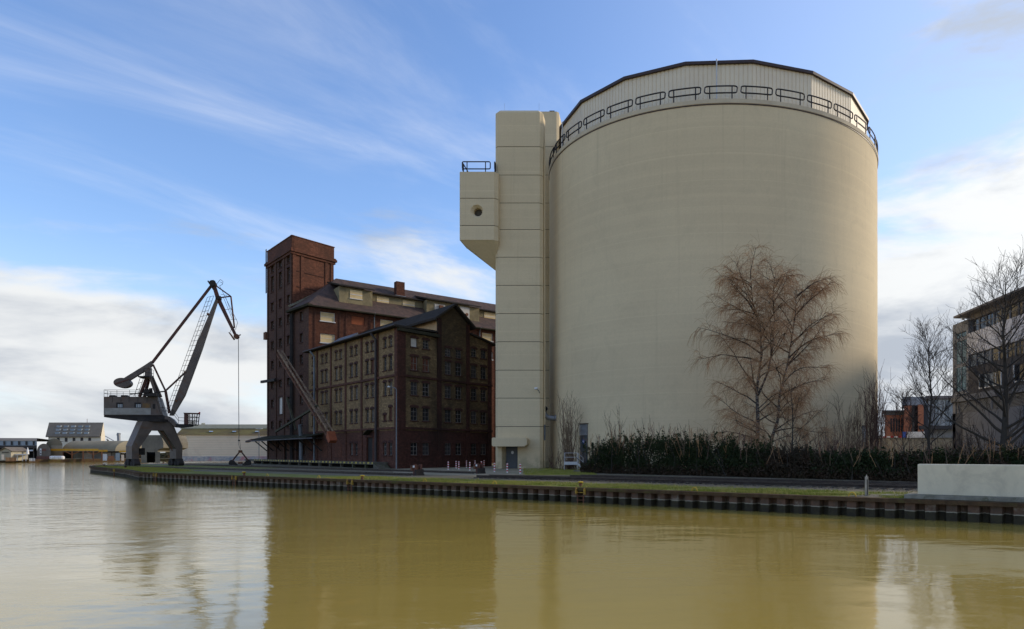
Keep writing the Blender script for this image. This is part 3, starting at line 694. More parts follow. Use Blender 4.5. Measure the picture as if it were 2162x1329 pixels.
# projecting box with the round opening
bx0, bx1, by0 = at(970, 0, 82.8).x, at(1050.5, 0, 82.8).x, 82.8; bz0, bz1 = EYE+(HY-507)/FPX*82.8, EYE+(HY-363)/FPX*82.8
bj = [bz0, EYE+(HY-476.5)/FPX*82.8, EYE+(HY-419)/FPX*82.8, bz1]
cxo = at(1006.5, 0, 82.8).x; cyo = EYE+(HY-446)/FPX*82.8; RO = .80
for i, (a, b) in enumerate(zip(bj, bj[1:])):
    a2, b2 = a+(.035 if i else 0), b-(.035 if i < 2 else 0); c_ = .38
    P = [(bx0+.12, by0), (bx1-.45, by0), (bx1, by0+.45), (bx1, Y0-.001), (X0-.001, Y0-.001), (X0-.001, by0+3.6), (bx0, by0+3.6), (bx0, by0+.12)]
    if i != 1: MB().prism([(x, y, a2) for x, y in P], (0, 0, b2-a2)).build('box_panel', 'tower_concrete', tw)
    else:
        m = MB(); nn = 32     # front face with a conical opening
        xl, xr = bx0+.12, bx1-.45; circ = []; sq = []
        for k in range(nn):
            t = 2*math.pi*k/nn; ct, st_ = math.cos(t), math.sin(t); circ.append((cxo+RO*ct, by0, cyo+RO*st_))
            sc = min(((xr-cxo) if ct > 0 else (xl-cxo))/ct if abs(ct) > 1e-6 else 1e9, ((b2-cyo) if st_ > 0 else (a2-cyo))/st_ if abs(st_) > 1e-6 else 1e9)
            sq.append((cxo+sc*ct, by0, cyo+sc*st_))
        for k in range(nn):
            k2 = (k+1) % nn; m.face(sq[k], sq[k2], circ[k2], circ[k])
            i0 = (cxo+.06+.52*math.cos(2*math.pi*k/nn), by0+.40, cyo+.52*math.sin(2*math.pi*k/nn)); i1 = (cxo+.06+.52*math.cos(2*math.pi*k2/nn), by0+.40, cyo+.52*math.sin(2*math.pi*k2/nn))
            m.face(circ[k], circ[k2], i1, i0); m.face(i0, i1, (i1[0], by0+1.6, i1[2]), (i0[0], by0+1.6, i0[2]))
        for X, Z in ((xl, a2), (xr, a2), (xl, b2), (xr, b2)):
            qs = [q for q in sq if (abs(q[0]-X) < 1e-6)]; qz = [q for q in sq if abs(q[2]-Z) < 1e-6]
            if qs and qz:
                q1 = min(qs, key=lambda q: abs(q[2]-Z)); q2 = min(qz, key=lambda q: abs(q[0]-X)); m.face((X, by0, Z), q1, q2)
        for (xa_, ya_), (xb_, yb_) in zip(P[1:], P[2:]+P[:1]):
            m.face((xa_, ya_, a2), (xb_, yb_, a2), (xb_, yb_, b2), (xa_, ya_, b2))
        m.face(*[(x, y, b2) for x, y in P[2:]]); m.face(*[(x, y, a2) for x, y in P[2:]])
        m.build('box_panel', 'tower_concrete', tw)
        MB().prism([(cxo+.06+.515*math.cos(2*math.pi*k/nn), by0+1.5, cyo+.515*math.sin(2*math.pi*k/nn)) for k in range(nn)], (0, .05, 0)).build('opening_back', 'opening_shade', tw)
m = MB(); m.box(bx0+.08, by0+.9, bz0+.2, X0-.01, by0+3.5, bz1-.3); m.build('joint_core', 'joint', tw)
# sloping soffit down to the tower side
zb = EYE+(HY-577)/FPX*84.2
zb = EYE+(HY-577)/FPX*86.2; m = MB(); q0, q1, q2, q3 = (bx0+.03, by0+.05, bz0), (bx1-.4, by0+.05, bz0), (X0, by0+3.5, bz0), (bx0+.03, by0+3.5, bz0); e0, e1 = (X0+.001, 86.2, zb), (X0+.001, 86.3, zb)
qq = (bx1-.03, by0+.42, bz0); qk = (bx1-.03, Y0, bz0)
m.face(q0, e0, q1); m.face(q1, e0, qq); m.face(qq, e0, qk); m.face(q0, q3, e1, e0); m.face(q3, q2, e1); m.build('soffit', 'tower_concrete', tw)
# railing on the box
def rail_unit(a, b, z, h, n=4, r=.07):
    a, b = V(a), V(b); d = (b-a); L_ = d.length; d.normalize(); m = MB(); k = .16; lp = []
    for (cu, cz, s0) in ((L_-k, h-k, 0), (k, h-k, 1), (k, .52+k, 2), (L_-k, .52+k, 3)):
        for i in range(4):
            t = math.pi/2*s0+math.pi/2*i/3; q = a+d*(cu+k*math.cos(t)); lp.append((q.x, q.y, z+cz+k*math.sin(t)))
    lp.append(lp[0]); m.tube(lp, r, 6, False)
    for f in (.17, .83): q = a+d*L_*f; m.tube([(q.x, q.y, z), (q.x, q.y, z+h)], r*.9, 6)
    return m
rail_unit((bx0+.25, by0+.4, 0), (bx1-1.0, by0+.4, 0), bz1, 1.42).build('guard_rail', 'rail_black', tw)
rail_unit((bx0+.2, by0+.7, 0), (bx0+.2, by0+3.4, 0), bz1, 1.42).build('guard_rail', 'rail_black', tw)
rail_unit((bx1-.45, by0+.35, 0), (X0+.1, Y0+.0, 0), bz1, 1.42).build('guard_rail', 'rail_black', tw)
# downpipe in the inner corner, wall lamp, lightning rods
MB().tube([(X1+.14, Y0+.75, 0), (X1+.14, Y0+.75, TOP-4)], .09, 8).build('downpipe', 'tower_concrete', tw)
MB().tube([(X1+.14, Y0+.75, 3.6), (X1+.14, Y0+.75, 5.6)], .11, 8).build('pipe_sleeve', 'zinc', tw)
wl = at(1139, 830, 83.9); lm = MB().tube([(wl.x, Y0, wl.z), (wl.x-.05, Y0-.35, wl.z+.25), (wl.x-.25, Y0-.6, wl.z+.42)], .05, 6).build('lamp_arm', 'zinc', tw)
MB().lathe([(.02, .16), (.22, .12), (.26, 0), (.18, -.12), (.02, -.15)], 12, (wl.x-.32, Y0-.7, wl.z+.5)).build('lamp_head', 'white_paint', lm, smooth=True)
for x in (-17.2, -12.8): MB().tube([(x, 84.6, TOP-.1), (x, 84.6, TOP+1.1)], .012, 4).build('lightning_rod', 'zinc', tw)

# ================================================================== FRONT WING (tan brick warehouse)
A = V((-30.6, 84.0, 0)); dl = V((-.712, .702, 0)); dr = V((.5257, .8507, 0)); LW, GW = 31.2, 16.5
C = A+dl*LW; Bc = A+dr*GW
EAVE = 18.0
fw = thing('brick_warehouse', 'sooty tan brick warehouse with paired windows and a raised gable, red brick base', 'warehouse', tuple(A))
WLf = Wall(C, -dl); WGf = Wall(A, dr)
floors = [(1.7, 1.65), (6.2, 1.75), (9.5, 1.75), (12.75, 1.8), (15.75, 1.15)]
BAY = [0, 3.8, 9.3, 14.8, 20.3, 25.4, 31.2]
wins = []; holes = []
for b, (u0, u1) in enumerate(zip(BAY, BAY[1:])):
    uc = (u0+u1)/2
    for fl_, (z, h) in enumerate(floors):
        w = .95 if fl_ < 4 else .82
        us = [uc] if b == 0 else [uc-.82, uc+.82]
        if fl_ == 0 and b in (1, 2, 4): continue
        if fl_ == 1 and b == 5: wins.append((uc-.82, z+.0, w, .8, 'b')); wins.append((uc+.82, z, w, h, 'b')); continue
        for i, u in enumerate(us): wins.append((u, z, w, h, 'b' if (fl_ == 3 and b == 4 and i == 1) else 'w'))
holes = [(u-w/2, u+w/2, z, z+h) for u, z, w, h, k in wins]
door_u = 22.7; holes.append((door_u-.95, door_u+.95, .8, 4.1))
hi_ = [h for h in holes if h[2] > 4.9]; lo_ = [h for h in holes if h[2] < 4.9]
WLf.sheet(MB(), 0, LW, 4.9, EAVE, hi_).build('upper_wall', 'brick_tan', fw)
WLf.sheet(MB(), 0, LW, 0, 4.9, lo_).build('base_wall', 'brick_red', fw)
for u, z, w, h, k in wins:
    if k == 'b':
        me_ = window_meshes('bricked', w, h, 'brick_lintel', 'brick_red', 'brick_lintel', (0, 0), setback=.10)
        WLf.window(fw, u, z, me_, 'blind_window')
    else: WLf.window(fw, u, z, window_meshes('tan', w, h, 'old_frame', 'old_pane', 'brick_lintel', (1, 2)))
m = MB(); WLf.slab(m, door_u-.95, door_u+.95, .8, 4.1, -.34, -.25); dd = m.build('door', 'crane_dark', fw)
m = MB(); P = [WLf.p(door_u-1.15+2.3*i/8, 4.0+.5*(1-(i/4-1)**2), .05) for i in range(9)]; Q = [WLf.p(door_u-1.4+2.8*i/8, 4.25+.62*(1-(i/4-1)**2), .05) for i in range(9)]
m.prism(P+Q[::-1], tuple(-WLf.n*.12)); m.build('door_arch', 'brick_lintel', fw)
m = MB(); m.prism([WLf.p(door_u-.1, 4.5, 0), WLf.p(door_u+1.3, 5.1, 0), WLf.p(door_u+1.3, 5.0, 0), WLf.p(door_u-.1, 4.4, 0)], tuple(WLf.n*.9)); m.build('door_hood', 'canopy_dark', fw)
for b in (1, 2):        # blind arches of the base
    uc = (BAY[b]+BAY[b+1])/2; m = MB(); P = [WLf.p(uc-1.2, 1.3, .03)]+[WLf.p(uc-1.2+2.4*i/8, 3.2+.7*(1-(i/4-1)**2), .03) for i in range(9)]+[WLf.p(uc+1.2, 1.3, .03)]
    m.prism(P, tuple(-WLf.n*.05)); m.build('blind_arch', 'brick_tower', fw)
# gable front
wins = []; GB = [0, 6.4, 11.7, 16.5]
for b, (u0, u1) in enumerate(((.9, 6.1), (6.9, 11.5), (12.1, 15.9))):
    uc = (u0+u1)/2
    for fl_, (z, h) in enumerate(floors):
        w = 1.12 if fl_ < 4 else 1.05; z_ = z-(1.0 if (fl_ == 4 and b == 1) else 0)*.55
        for s_ in (-1, 1): wins.append((uc+s_*.95, z_, w, h*(1.0 if fl_ < 4 else 1.05)))
holes = [(u-w/2, u+w/2, z, z+h) for u, z, w, h in wins]
WGf.sheet(MB(), 0, GW, 4.9, EAVE, [h for h in holes if h[2] > 4.9]).build('upper_wall', 'brick_soot_shaded', fw)
WGf.sheet(MB(), 0, GW, 0, 4.9, [h for h in holes if h[2] < 4.9]).build('base_wall', 'brick_red_soot_shaded', fw)
for i, (u, z, w, h) in enumerate(wins):
    if i in (8,): WGf.window(fw, u, z, window_meshes('boarded', w, h, 'old_frame', 'pale_board', 'brick_lintel', (0, 0)))
    elif i in (6, 7): WGf.window(fw, u, z, window_meshes('redfill', w, h, 'old_frame', 'brick_tower', 'brick_lintel', (1, 1)))
    else: WGf.window(fw, u, z, window_meshes('gable', w, h, 'old_frame', 'dark_pane', 'brick_lintel', (1, 2)))
GZ, AP = 20.2, 22.2; g0, g1, gm = 6.4, 12.0, 9.2           # raised middle bay
m = MB(); m.face(WGf.p(g0, EAVE), WGf.p(g1, EAVE), WGf.p(g1, GZ), WGf.p(gm, AP), WGf.p(g0, GZ)); m.build('gable_wall', 'brick_soot_shaded', fw)
# pilasters and belt courses
for u, w in ((.55, 1.1), (6.65, .7), (11.85, .55), (16.15, .7)):
    m = MB(); WGf.slab(m, u-w/2, u+w/2, 0, EAVE if u < 2 or u > 15 else GZ, -.02, .14); m.build('pilaster', 'brick_red_soot_shaded', fw)
for u in BAY[1:-1]:
    m = MB(); WLf.slab(m, u-.22, u+.22, 0, EAVE, -.02, .12); m.build('pilaster', 'brick_red', fw)
m = MB(); WLf.slab(m, LW-.75, LW-.002, 0, EAVE, -.02, .125); m.build('pilaster', 'brick_red', fw)
for z in (11.75, 5.05):
    m = MB(); WLf.slab(m, -.05, LW, z, z+.28, -.02, .2); m.build('belt_course', 'brick_red', fw)
    m = MB(); WGf.slab(m, .002, GW+.1, z, z+.28, -.02, .22); m.build('belt_course', 'brick_red_soot_shaded', fw)
inn = WLf.n*-1; ginn = WGf.n*-1
# back and hidden sides, roof
D_ = Bc+dl*LW
m = MB(); m.face((Bc.x, Bc.y, 0), (D_.x, D_.y, 0), (D_.x, D_.y, EAVE), (Bc.x, Bc.y, EAVE)); m.face((D_.x, D_.y, 0), (C.x, C.y, 0), (C.x, C.y, EAVE), (D_.x, D_.y, EAVE)); m.build('rear_wall', 'brick_red_soot_shaded', fw)
def rpnt(u, v, z): q = A+dl*u+dr*v; return (q.x, q.y, z)         # u along the left front, v along the gable front
ov = .8
m = MB(); RS = .15
m.hexa([rpnt(-.5, -ov, EAVE-.12), rpnt(-.5, g0-.2, EAVE+RS*.9), rpnt(LW+.3, g0-.2, EAVE+RS*.9), rpnt(LW+.3, -ov, EAVE-.12)][::-1], [rpnt(-.5, -ov, EAVE+.12), rpnt(-.5, g0-.2, EAVE+RS*.9+.24), rpnt(LW+.3, g0-.2, EAVE+RS*.9+.24), rpnt(LW+.3, -ov, EAVE+.12)][::-1])
m.build('roof_slope', 'roof_felt', fw)
m = MB(); m.hexa([rpnt(-.5, GW+ov, EAVE-.12), rpnt(LW, GW+ov, EAVE-.12), rpnt(LW, g1+.2, EAVE+.8), rpnt(-.5, g1+.2, EAVE+.8)], [rpnt(-.5, GW+ov, EAVE+.12), rpnt(LW, GW+ov, EAVE+.12), rpnt(LW, g1+.2, EAVE+1.05), rpnt(-.5, g1+.2, EAVE+1.05)]); m.build('roof_slope', 'roof_felt', fw)
m = MB(); m.face(rpnt(.05, g1, EAVE), rpnt(.05, GW+.2, EAVE), rpnt(.05, g1, EAVE+.9)); m.build('gable_infill', 'brick_soot_shaded', fw)
m = MB(); m.face(rpnt(0, g0, EAVE), rpnt(LW, g0, EAVE), rpnt(LW, g0, GZ), rpnt(0, g0, GZ)); m.build('boarded_side', 'tan_boards', fw)
m = MB(); m.face(rpnt(0, g1, EAVE), rpnt(LW, g1, EAVE), rpnt(LW, g1, GZ), rpnt(0, g1, GZ)); m.build('boarded_side', 'roof_felt', fw)
k = (AP-GZ)/(gm-g0); za = AP+.12; e0 = g0-.75; e1 = g1+.95; z0 = za-k*(gm-e0); z1 = za-k*(e1-gm)
m = MB(); m.hexa([rpnt(-.7, e0, z0), rpnt(-.7, gm, za), rpnt(LW, gm, za), rpnt(LW, e0, z0)], [rpnt(-.7, e0, z0+.3), rpnt(-.7, gm, za+.3), rpnt(LW, gm, za+.3), rpnt(LW, e0, z0+.3)]); m.build('gable_roof', 'roof_felt', fw)
m = MB(); m.hexa([rpnt(-.7, e1, z1), rpnt(LW, e1, z1), rpnt(LW, gm, za), rpnt(-.7, gm, za)], [rpnt(-.7, e1, z1+.3), rpnt(LW, e1, z1+.3), rpnt(LW, gm, za+.3), rpnt(-.7, gm, za+.3)]); m.build('gable_roof', 'roof_felt', fw)
# brackets, gutter, skylight, pipes
m = MB(); m.beam(rpnt(-.35, -.15, EAVE-.35), rpnt(-.35, g0, EAVE-.3), .5, .4); m.build('eave_beam', 'canopy_dark', fw)
for i in range(3): MB().beam(rpnt(-.5-.0, g0-.15, GZ-1.0+.0), rpnt(-.45, g0-.7, GZ-.25), .1).build('bracket', 'canopy_dark', fw) if i == 0 else None
m = MB(); m.tube([rpnt(-.6, -ov-.05, EAVE+.02), rpnt(LW+.3, -ov-.05, EAVE+.02)], .1, 6); m.build('gutter', 'old_pipe', fw)
m = MB(); m.prism([rpnt(16, .3, EAVE+.25), rpnt(23, .3, EAVE+.25), rpnt(23, 1.8, EAVE+1.3), rpnt(16, 1.8, EAVE+1.3)], (0, 0, .25)); m.build('skylight', 'zinc', fw)
for u, mt, r_ in ((LW-5.8+.02, 'old_pipe', .16), (3.3, 'zinc', .15)):
    q = WLf.p(u, 0, .35); MB().tube([WLf.p(u, .8, .32), WLf.p(u, EAVE-1.0, .32), WLf.p(u-.4, EAVE-.2, .8)], r_, 8).build('downpipe', mt, fw)

# ================================================================== RED WAREHOUSE WITH STAIR TOWER
def up(s): q = A+dl*s; return q
sE, sD = 51.8, 38.9; E = up(sE); D = up(sD); TH = 38.4
rb = thing('red_warehouse', 'dark red brick warehouse with a tall flat-topped tower and long tiled dormer roof', 'warehouse', tuple(D))
WT = Wall(E, -dl)                      # tower front: u from E
rows = [(34.2, 1.5), (30.7, 2.8), (27.3, 1.5), (24.0, 1.5), (20.4, 1.5), (16.9, 1.5), (13.4, 1.3), (10.0, 1.5), (6.2, 1.4)]
cols = [2.6, 6.9, 11.1]; wins = []
for ci, u in enumerate(cols):
    for ri, (z, h) in enumerate(rows):
        if ci == 1 and ri == 7: wins.append((u+.1, 8.7, 1.9, 3.0, 'pale')); continue
        wins.append((u, z, 1.5, h, 'blind' if (ci == 1 and ri == 2) else 'w'))
wins += [(6.0, 2.9, 1.2, 1.5, 'w'), (9.3, .8, 1.9, 3.6, 'door')]
holes = [(u-w/2, u+w/2, z, z+h) for u, z, w, h, k in wins]
WT.sheet(MB(), 0, sE-sD, 0, TH, holes, .45).build('tower_wall', 'brick_brown', rb)
for u, z, w, h, k in wins:
    if k == 'door': m = MB(); WT.slab(m, u-w/2, u+w/2, z, z+h, -.44, -.36); m.build('door', 'crane_dark', rb); continue
    if k == 'pale': WT.window(rb, u, z, window_meshes('hatch', w, h, 'old_frame', 'pale_board', 'brick_lintel', (0, 0), setback=.12)); continue
    if k == 'blind': WT.window(rb, u, z, window_meshes('blindt', w, h, 'brick_lintel', 'brick_red_soot_shaded', 'brick_lintel', (0, 0)), 'blind_window'); continue
    WT.window(rb, u, z, window_meshes('tower', w, h, 'old_frame', 'old_pane', 'brick_lintel', (1, 2), setback=.3))
TD = 7.6; WTR = Wall(D, dr)
WTR.sheet(MB(), 0, TD, 0, TH).build('tower_side_wall', 'brick_tower', rb)
Fp = D+dr*TD; Gp = E+dr*TD
m = MB(); m.face((Fp.x, Fp.y, 0), (Gp.x, Gp.y, 0), (Gp.x, Gp.y, TH), (Fp.x, Fp.y, TH)); m.face((Gp.x, Gp.y, 0), (E.x, E.y, 0), (E.x, E.y, TH), (Gp.x, Gp.y, TH)); m.face(*[(q.x, q.y, TH-.6) for q in (D, Fp, Gp, E)]); m.build('tower_rear_wall', 'brick_red', rb)
for u in (.35, 4.75, 9.0, 12.55):
    m = MB(); WT.slab(m, u-.3, u+.3, 0, 35.4, -.02, .14); m.build('pilaster', 'brick_brown', rb)
for u in (.35, 1.75, 6.2, 7.25):
    m = MB(); WTR.slab(m, u-.28, u+.28, 24, 35.4, -.02, .12); m.build('pilaster', 'brick_tower', rb)
for z in (32.6, 30.0, 27.6):
    m = MB(); WTR.slab(m, 0, TD, z, z+.16, -.02, .06); m.build('string_course', 'brick_red_soot_shaded', rb)
for z0, z1, o in ((35.4, 35.8, .22), (35.8, 36.2, .42), (36.2, 36.42, .30), (36.42, TH+.001, .06), (TH, TH+.15, .14)):
    m = MB(); WT.slab(m, -.05-o, sE-sD+o, z0, z1, -.3, o); m.build('cornice' if z1 < 36.5 else 'parapet', 'brick_tower' if z1 > 36.3 else 'brick_red', rb)
    m = MB(); WTR.slab(m, -o+.003, TD+o, z0+.002, z1-.002, -.3, o-.003); m.build('cornice' if z1 < 36.5 else 'parapet', 'brick_tower', rb)
    m = MB(); Wall(Gp, -dr).slab(m, -o, TD+o-.003, z0+.003, z1-.003, -.3, o-.004); m.build('cornice' if z1 < 36.5 else 'parapet', 'brick_red', rb)
# stair bay between tower and corner, then the long front
WB = Wall(D, -dl); bw = sD-LW; RE = 26.1
wins = [(sD-34.6, z, 1.4, 1.5) for z in (23.5, 20.0, 16.5, 13.2, 9.9, 6.5)] + [(2.6, .8, 1.5, 3.0), (5.6, 1.7, 1.1, 1.6)]
WB.sheet(MB(), 0, bw, 0, RE, [(u-w/2, u+w/2, z, z+h) for u, z, w, h in wins], .45).build('bay_wall', 'brick_brown', rb)
for u, z, w, h in wins:
    if h > 2: m = MB(); WB.slab(m, u-w/2, u+w/2, z, z+h, -.44, -.36); m.build('door', 'crane_dark', rb)
    else: WB.window(rb, u, z, window_meshes('tower', w, h, 'old_frame', 'old_pane', 'brick_lintel', (1, 2), setback=.3))
for u, r_ in ((.5, .22), (1.0, .12)): MB().tube([WB.p(u, .8, .3), WB.p(u, RE-.3, .3)], r_, 8).build('downpipe', 'crane_dark', rb)
df = V((.7546, .6562, 0)); FL = 52.0; WF = Wall(C, df); fwin = []
for i in range(11):
    u = 2.85+4.78*i
    for z in (23.35, 19.85):
        fwin.append((u, z, 2.2, 1.45, 'o' if (i == 1 and z > 23) else 'y'))
WF.sheet(MB(), 0, FL, 0, RE, [(u-w/2, u+w/2, z, z+h) for u, z, w, h, k in fwin], .35).build('front_wall', 'brick_tower', rb)
for u, z, w, h, k in fwin:
    if k == 'o': WF.window(rb, u, z, window_meshes('orange', w, h, 'brick_lintel', 'orange_board', None, (0, 0), None, .08))
    else: WF.window(rb, u, z, window_meshes('yellow', w, h, 'white_frame', 'blind', None, (0, 1), 'white_frame', .10))
for i in range(11):
    for du in (-1.9, 1.9): m = MB(); u = 2.85+4.78*i+du; WF.slab(m, u-.12, u+.12, 0, RE, -.02, .10); m.build('pilaster', 'brick_red', rb)
# roof: local frame u along front, v back from the front
fn = V((-df.y, df.x, 0)); HW, RIDGE = 7.0, 32.3
def rf(u, v, z): q = C+df*u+fn*v; return V((q.x, q.y, z))
zr = lambda v: RE+.1+(RIDGE-RE)*v/HW
lft = sD-LW
m = MB(); e = .7; hipu = 6.2
cL = up(sD)-V(dl)*0; Dz = (D.x, D.y, RE+.1)
m.face(rf(-.3, -e, zr(-e)), rf(FL, -e, zr(-e)), rf(FL, HW, RIDGE), rf(hipu, HW, RIDGE)); m.build('roof_slope', 'roof_tile', rb)
m = MB(); m.face(rf(-.3, -e, zr(-e)), rf(hipu, HW, RIDGE), (D.x-.7, D.y-.5, zr(-e)+.1)); m.face(rf(hipu, HW, RIDGE), (Fp.x, Fp.y, RIDGE-.8), (D.x-.7, D.y-.5, zr(-e)+.1)); m.build('hip_slope', 'roof_tile', rb)
m = MB(); m.beam((D.x-.3, D.y-.3, RE+.45), tuple(V((Fp.x, Fp.y, 31.85))+WTR.n*.15), .55, .3); m.build('verge_flashing', 'slab_concrete', rb)
m = MB(); m.face(rf(FL, 2*HW+e, zr(-e)), rf(0, 2*HW+e, zr(-e)), rf(hipu, HW, RIDGE), rf(FL, HW, RIDGE)); m.face(rf(0, 2*HW, 0), rf(FL, 2*HW, 0), rf(FL, 2*HW, RE), rf(0, 2*HW, RE)); m.face(rf(FL, 0, 0), rf(FL, 2*HW, 0), rf(FL, 2*HW, RE), rf(FL, HW, RIDGE), rf(FL, 0, RE)); m.build('rear_wall', 'brick_red', rb)
m = MB(); m.hexa([rf(-.4, -e-.15, RE-.75), rf(FL, -e-.15, RE-.75), rf(FL, 0, RE-.75), rf(-.4, 0, RE-.75)], [rf(-.4, -e-.15, zr(-e)-.02), rf(FL, -e-.15, zr(-e)-.02), rf(FL, 0, zr(-e)-.02), rf(-.4, 0, zr(-e)-.02)]); m.build('eave', 'canopy_dark', rb)
m = MB(); a = rf(-.4, -e-.15, 0); b = V((D.x-.75, D.y-.6, 0)); i_ = V((.5, .5, 0))
m.hexa([(b.x, b.y, RE-.75), (a.x, a.y, RE-.75), (a.x+.5, a.y+.6, RE-.75), (b.x+.6, b.y+.6, RE-.75)], [(b.x, b.y, RE-.4), (a.x, a.y, RE-.4), (a.x+.5, a.y+.6, RE-.4), (b.x+.6, b.y+.6, RE-.4)]); m.build('eave', 'canopy_dark', rb)
def dormer(u0, u1, v, z0, z1, items):
    m = MB(); m.hexa([rf(u0, v, z0), rf(u1, v, z0), rf(u1, v+5, z0), rf(u0, v+5, z0)], [rf(u0, v, z1), rf(u1, v, z1), rf(u1, v+5, z1), rf(u0, v+5, z1)]); d = m.build('dormer', 'dormer_plaster', rb)
    m = MB(); o = .5; m.hexa([rf(u0-.2, v-o, z1), rf(u1+.2, v-o, z1), rf(u1+.2, v+6, z1+1.6), rf(u0-.2, v+6, z1+1.6)], [rf(u0-.2, v-o, z1+.22), rf(u1+.2, v-o, z1+.22), rf(u1+.2, v+6, z1+1.9), rf(u0-.2, v+6, z1+1.9)]); m.build('dormer_roof', 'roof_felt', d)
    Wd = Wall(rf(0, v, 0), df)
    for (u, z, w, h, k) in items:
        m = MB(); Wd.slab(m, u-w/2, u+w/2, z, z+h, -.01, .06); m.build('shutter', {'b': 'blind', 'p': 'pale_board'}[k], d)
        if k == 'b':
            m = MB(); Wd.slab(m, u-w/2-.05, u+w/2+.05, z-.12, z, -.01, .12); Wd.slab(m, u-w/2, u+w/2, z+h*.42, z+h*.5, .0601, .08); m.build('shutter_frame', 'white_frame', d)
    return Wd, d
dormer(4.9, 10.3, .9, 26.6, 29.6, [(7.6, 27.9, 2.0, 1.4, 'b')])
dormer(10.3, 19.8, 2.4, 27.9, 29.5, [(12.6, 28.0, 2.1, 1.2, 'b'), (17.2, 28.0, 2.2, 1.2, 'b')])
Wd, d = dormer(19.9, 30.3, .9, 26.6, 29.6, [(22.4, 27.3, 2.0, 1.8, 'p'), (27.3, 27.1, 1.9, 2.2, 'p')])
m = MB(); Wd.slab(m, 22.2, 22.9, 27.6, 28.9, .06, .5); m.build('vent', 'rust', d)
MB().tube([Wd.p(27.3, 27.7, 0), Wd.p(27.3, 27.8, 1.0)], .28, 10).build('vent', 'rust', d)
dormer(30.3, 45, 2.4, 27.9, 29.5, [(33.3, 28.0, 2.4, 1.3, 'b'), (38.2, 28.0, 2.4, 1.3, 'b')])
q = rf(16.5, 4.6, 0); m = MB()
m.hexa([rf(15.7, 4.2, 29), rf(17.2, 4.2, 29), rf(17.2, 5.4, 29), rf(15.7, 5.4, 29)], [rf(15.7, 4.2, 32.9), rf(17.2, 4.2, 32.9), rf(17.2, 5.4, 32.9), rf(15.7, 5.4, 32.9)]); m.build('chimney', 'brick_tower', rb)
m = MB(); m.hexa([rf(15.5, 4.0, 29.6), rf(17.4, 4.0, 29.6), rf(17.4, 4.19, 30.1), rf(15.5, 4.19, 30.1)], [rf(15.5, 4.0, 30.2), rf(17.4, 4.0, 30.2), rf(17.4, 4.19, 30.4), rf(15.5, 4.19, 30.4)]); m.build('chimney_flashing', 'zinc', rb)
for u in (9.3, 28.9, 35.0): MB().tube([WF.p(u+.9, 8, .3), WF.p(u+.9, RE-1.2, .3), WF.p(u+.9, RE-.5, .8)], .09, 6).build('downpipe', 'zinc', rb)
MB().tube([WT.p(-.35, 31, .1), WT.p(-.35, 39, .1)], .05, 5).build('ladder_rail', 'rail_black', rb); MB().tube([WT.p(-.7, 31, .1), WT.p(-.7, 39, .1)], .05, 5).build('ladder_rail', 'rail_black', rb)
MB().beam(WT.p(-1.5, 14.9, .6), WT.p(6.2, 14.7, .6), .35, .45).build('hoist_beam', 'crane_dark', rb)
MB().beam(WT.p(-.9, 23.2, .2), WT.p(.3, 23.2, .2), .5, 1.3).build('hoist_box', 'rust', rb)

# loading dock with canopy on the rail side
ld = thing('loading_dock', 'long low loading dock with yellow and black edge before the brick warehouses', 'loading dock', tuple(WLf.p(15, 0, 1.5)))
u0, u1 = -(58.6-LW), LW-2.9
m = MB(); WLf.slab(m, u0, u1, .50, .80, 0.005, 1.95); m.build('slab', 'dock_concrete', ld)
m = MB(); WLf.slab(m, u0+6, u1, .58, .80, 1.951, 1.97); m.build('edge_stripe', 'hazard', ld)
k = u0+.4
while k < u1:
    m = MB(); WLf.slab(m, k, k+.3, 0, .5, 1.45, 1.8); m.build('post', 'dock_concrete', ld); k += 4.6 if k < 4 else 4.05
m = MB(); WLf.slab(m, u0+.1, u1-.1, 0, .499, .2, .4); m.build('dark_backing', 'opening_shade', ld)  # near-black sheet painted as the shade under the slab
for i in range(4): m = MB(); WLf.slab(m, u1+.01+i*.35, u1+.35+i*.35, 0, .66-.17*i, .3, 1.9); m.build('step', 'dock_concrete', ld)
cn = thing('dock_canopy', 'sagging dark canopy on brackets over the loading dock at the tower foot', 'canopy', tuple(WLf.p(-12, .8, 1)))
m = MB(); P0, P1 = -21.6, 6.4
m.hexa([WLf.p(P0, 4.15, 2.6), WLf.p(P1, 4.2, 2.6), WLf.p(P1, 4.9, .05), WLf.p(P0, 4.9, .05)], [WLf.p(P0, 4.35, 2.6), WLf.p(P1, 4.4, 2.6), WLf.p(P1, 5.0, .05), WLf.p(P0, 5.0, .05)]); m.build('canopy_roof', 'canopy_dark', cn)
MB().tube([WLf.p(P0-2.2, 4.05, 2.7), WLf.p(P1+3, 4.15, 2.7)], .10, 6).build('gutter', 'old_pipe', cn)
for u in (-20.6, -17, -13, -9, -5, 1.5, 5.8):
    m = MB(); m.beam(WLf.p(u, 2.3, .12), WLf.p(u, 4.2, 2.2), .16); m.beam(WLf.p(u, 4.25, .1), WLf.p(u, 4.15, 2.4), .16); m.build('bracket', 'crane_dark', cn)
MB().beam(WLf.p(P0-2.6, 4.0, 2.4), WLf.p(P0+1, 4.3, 2.4), .5, .3).build('broken_plank', 'rust', cn)

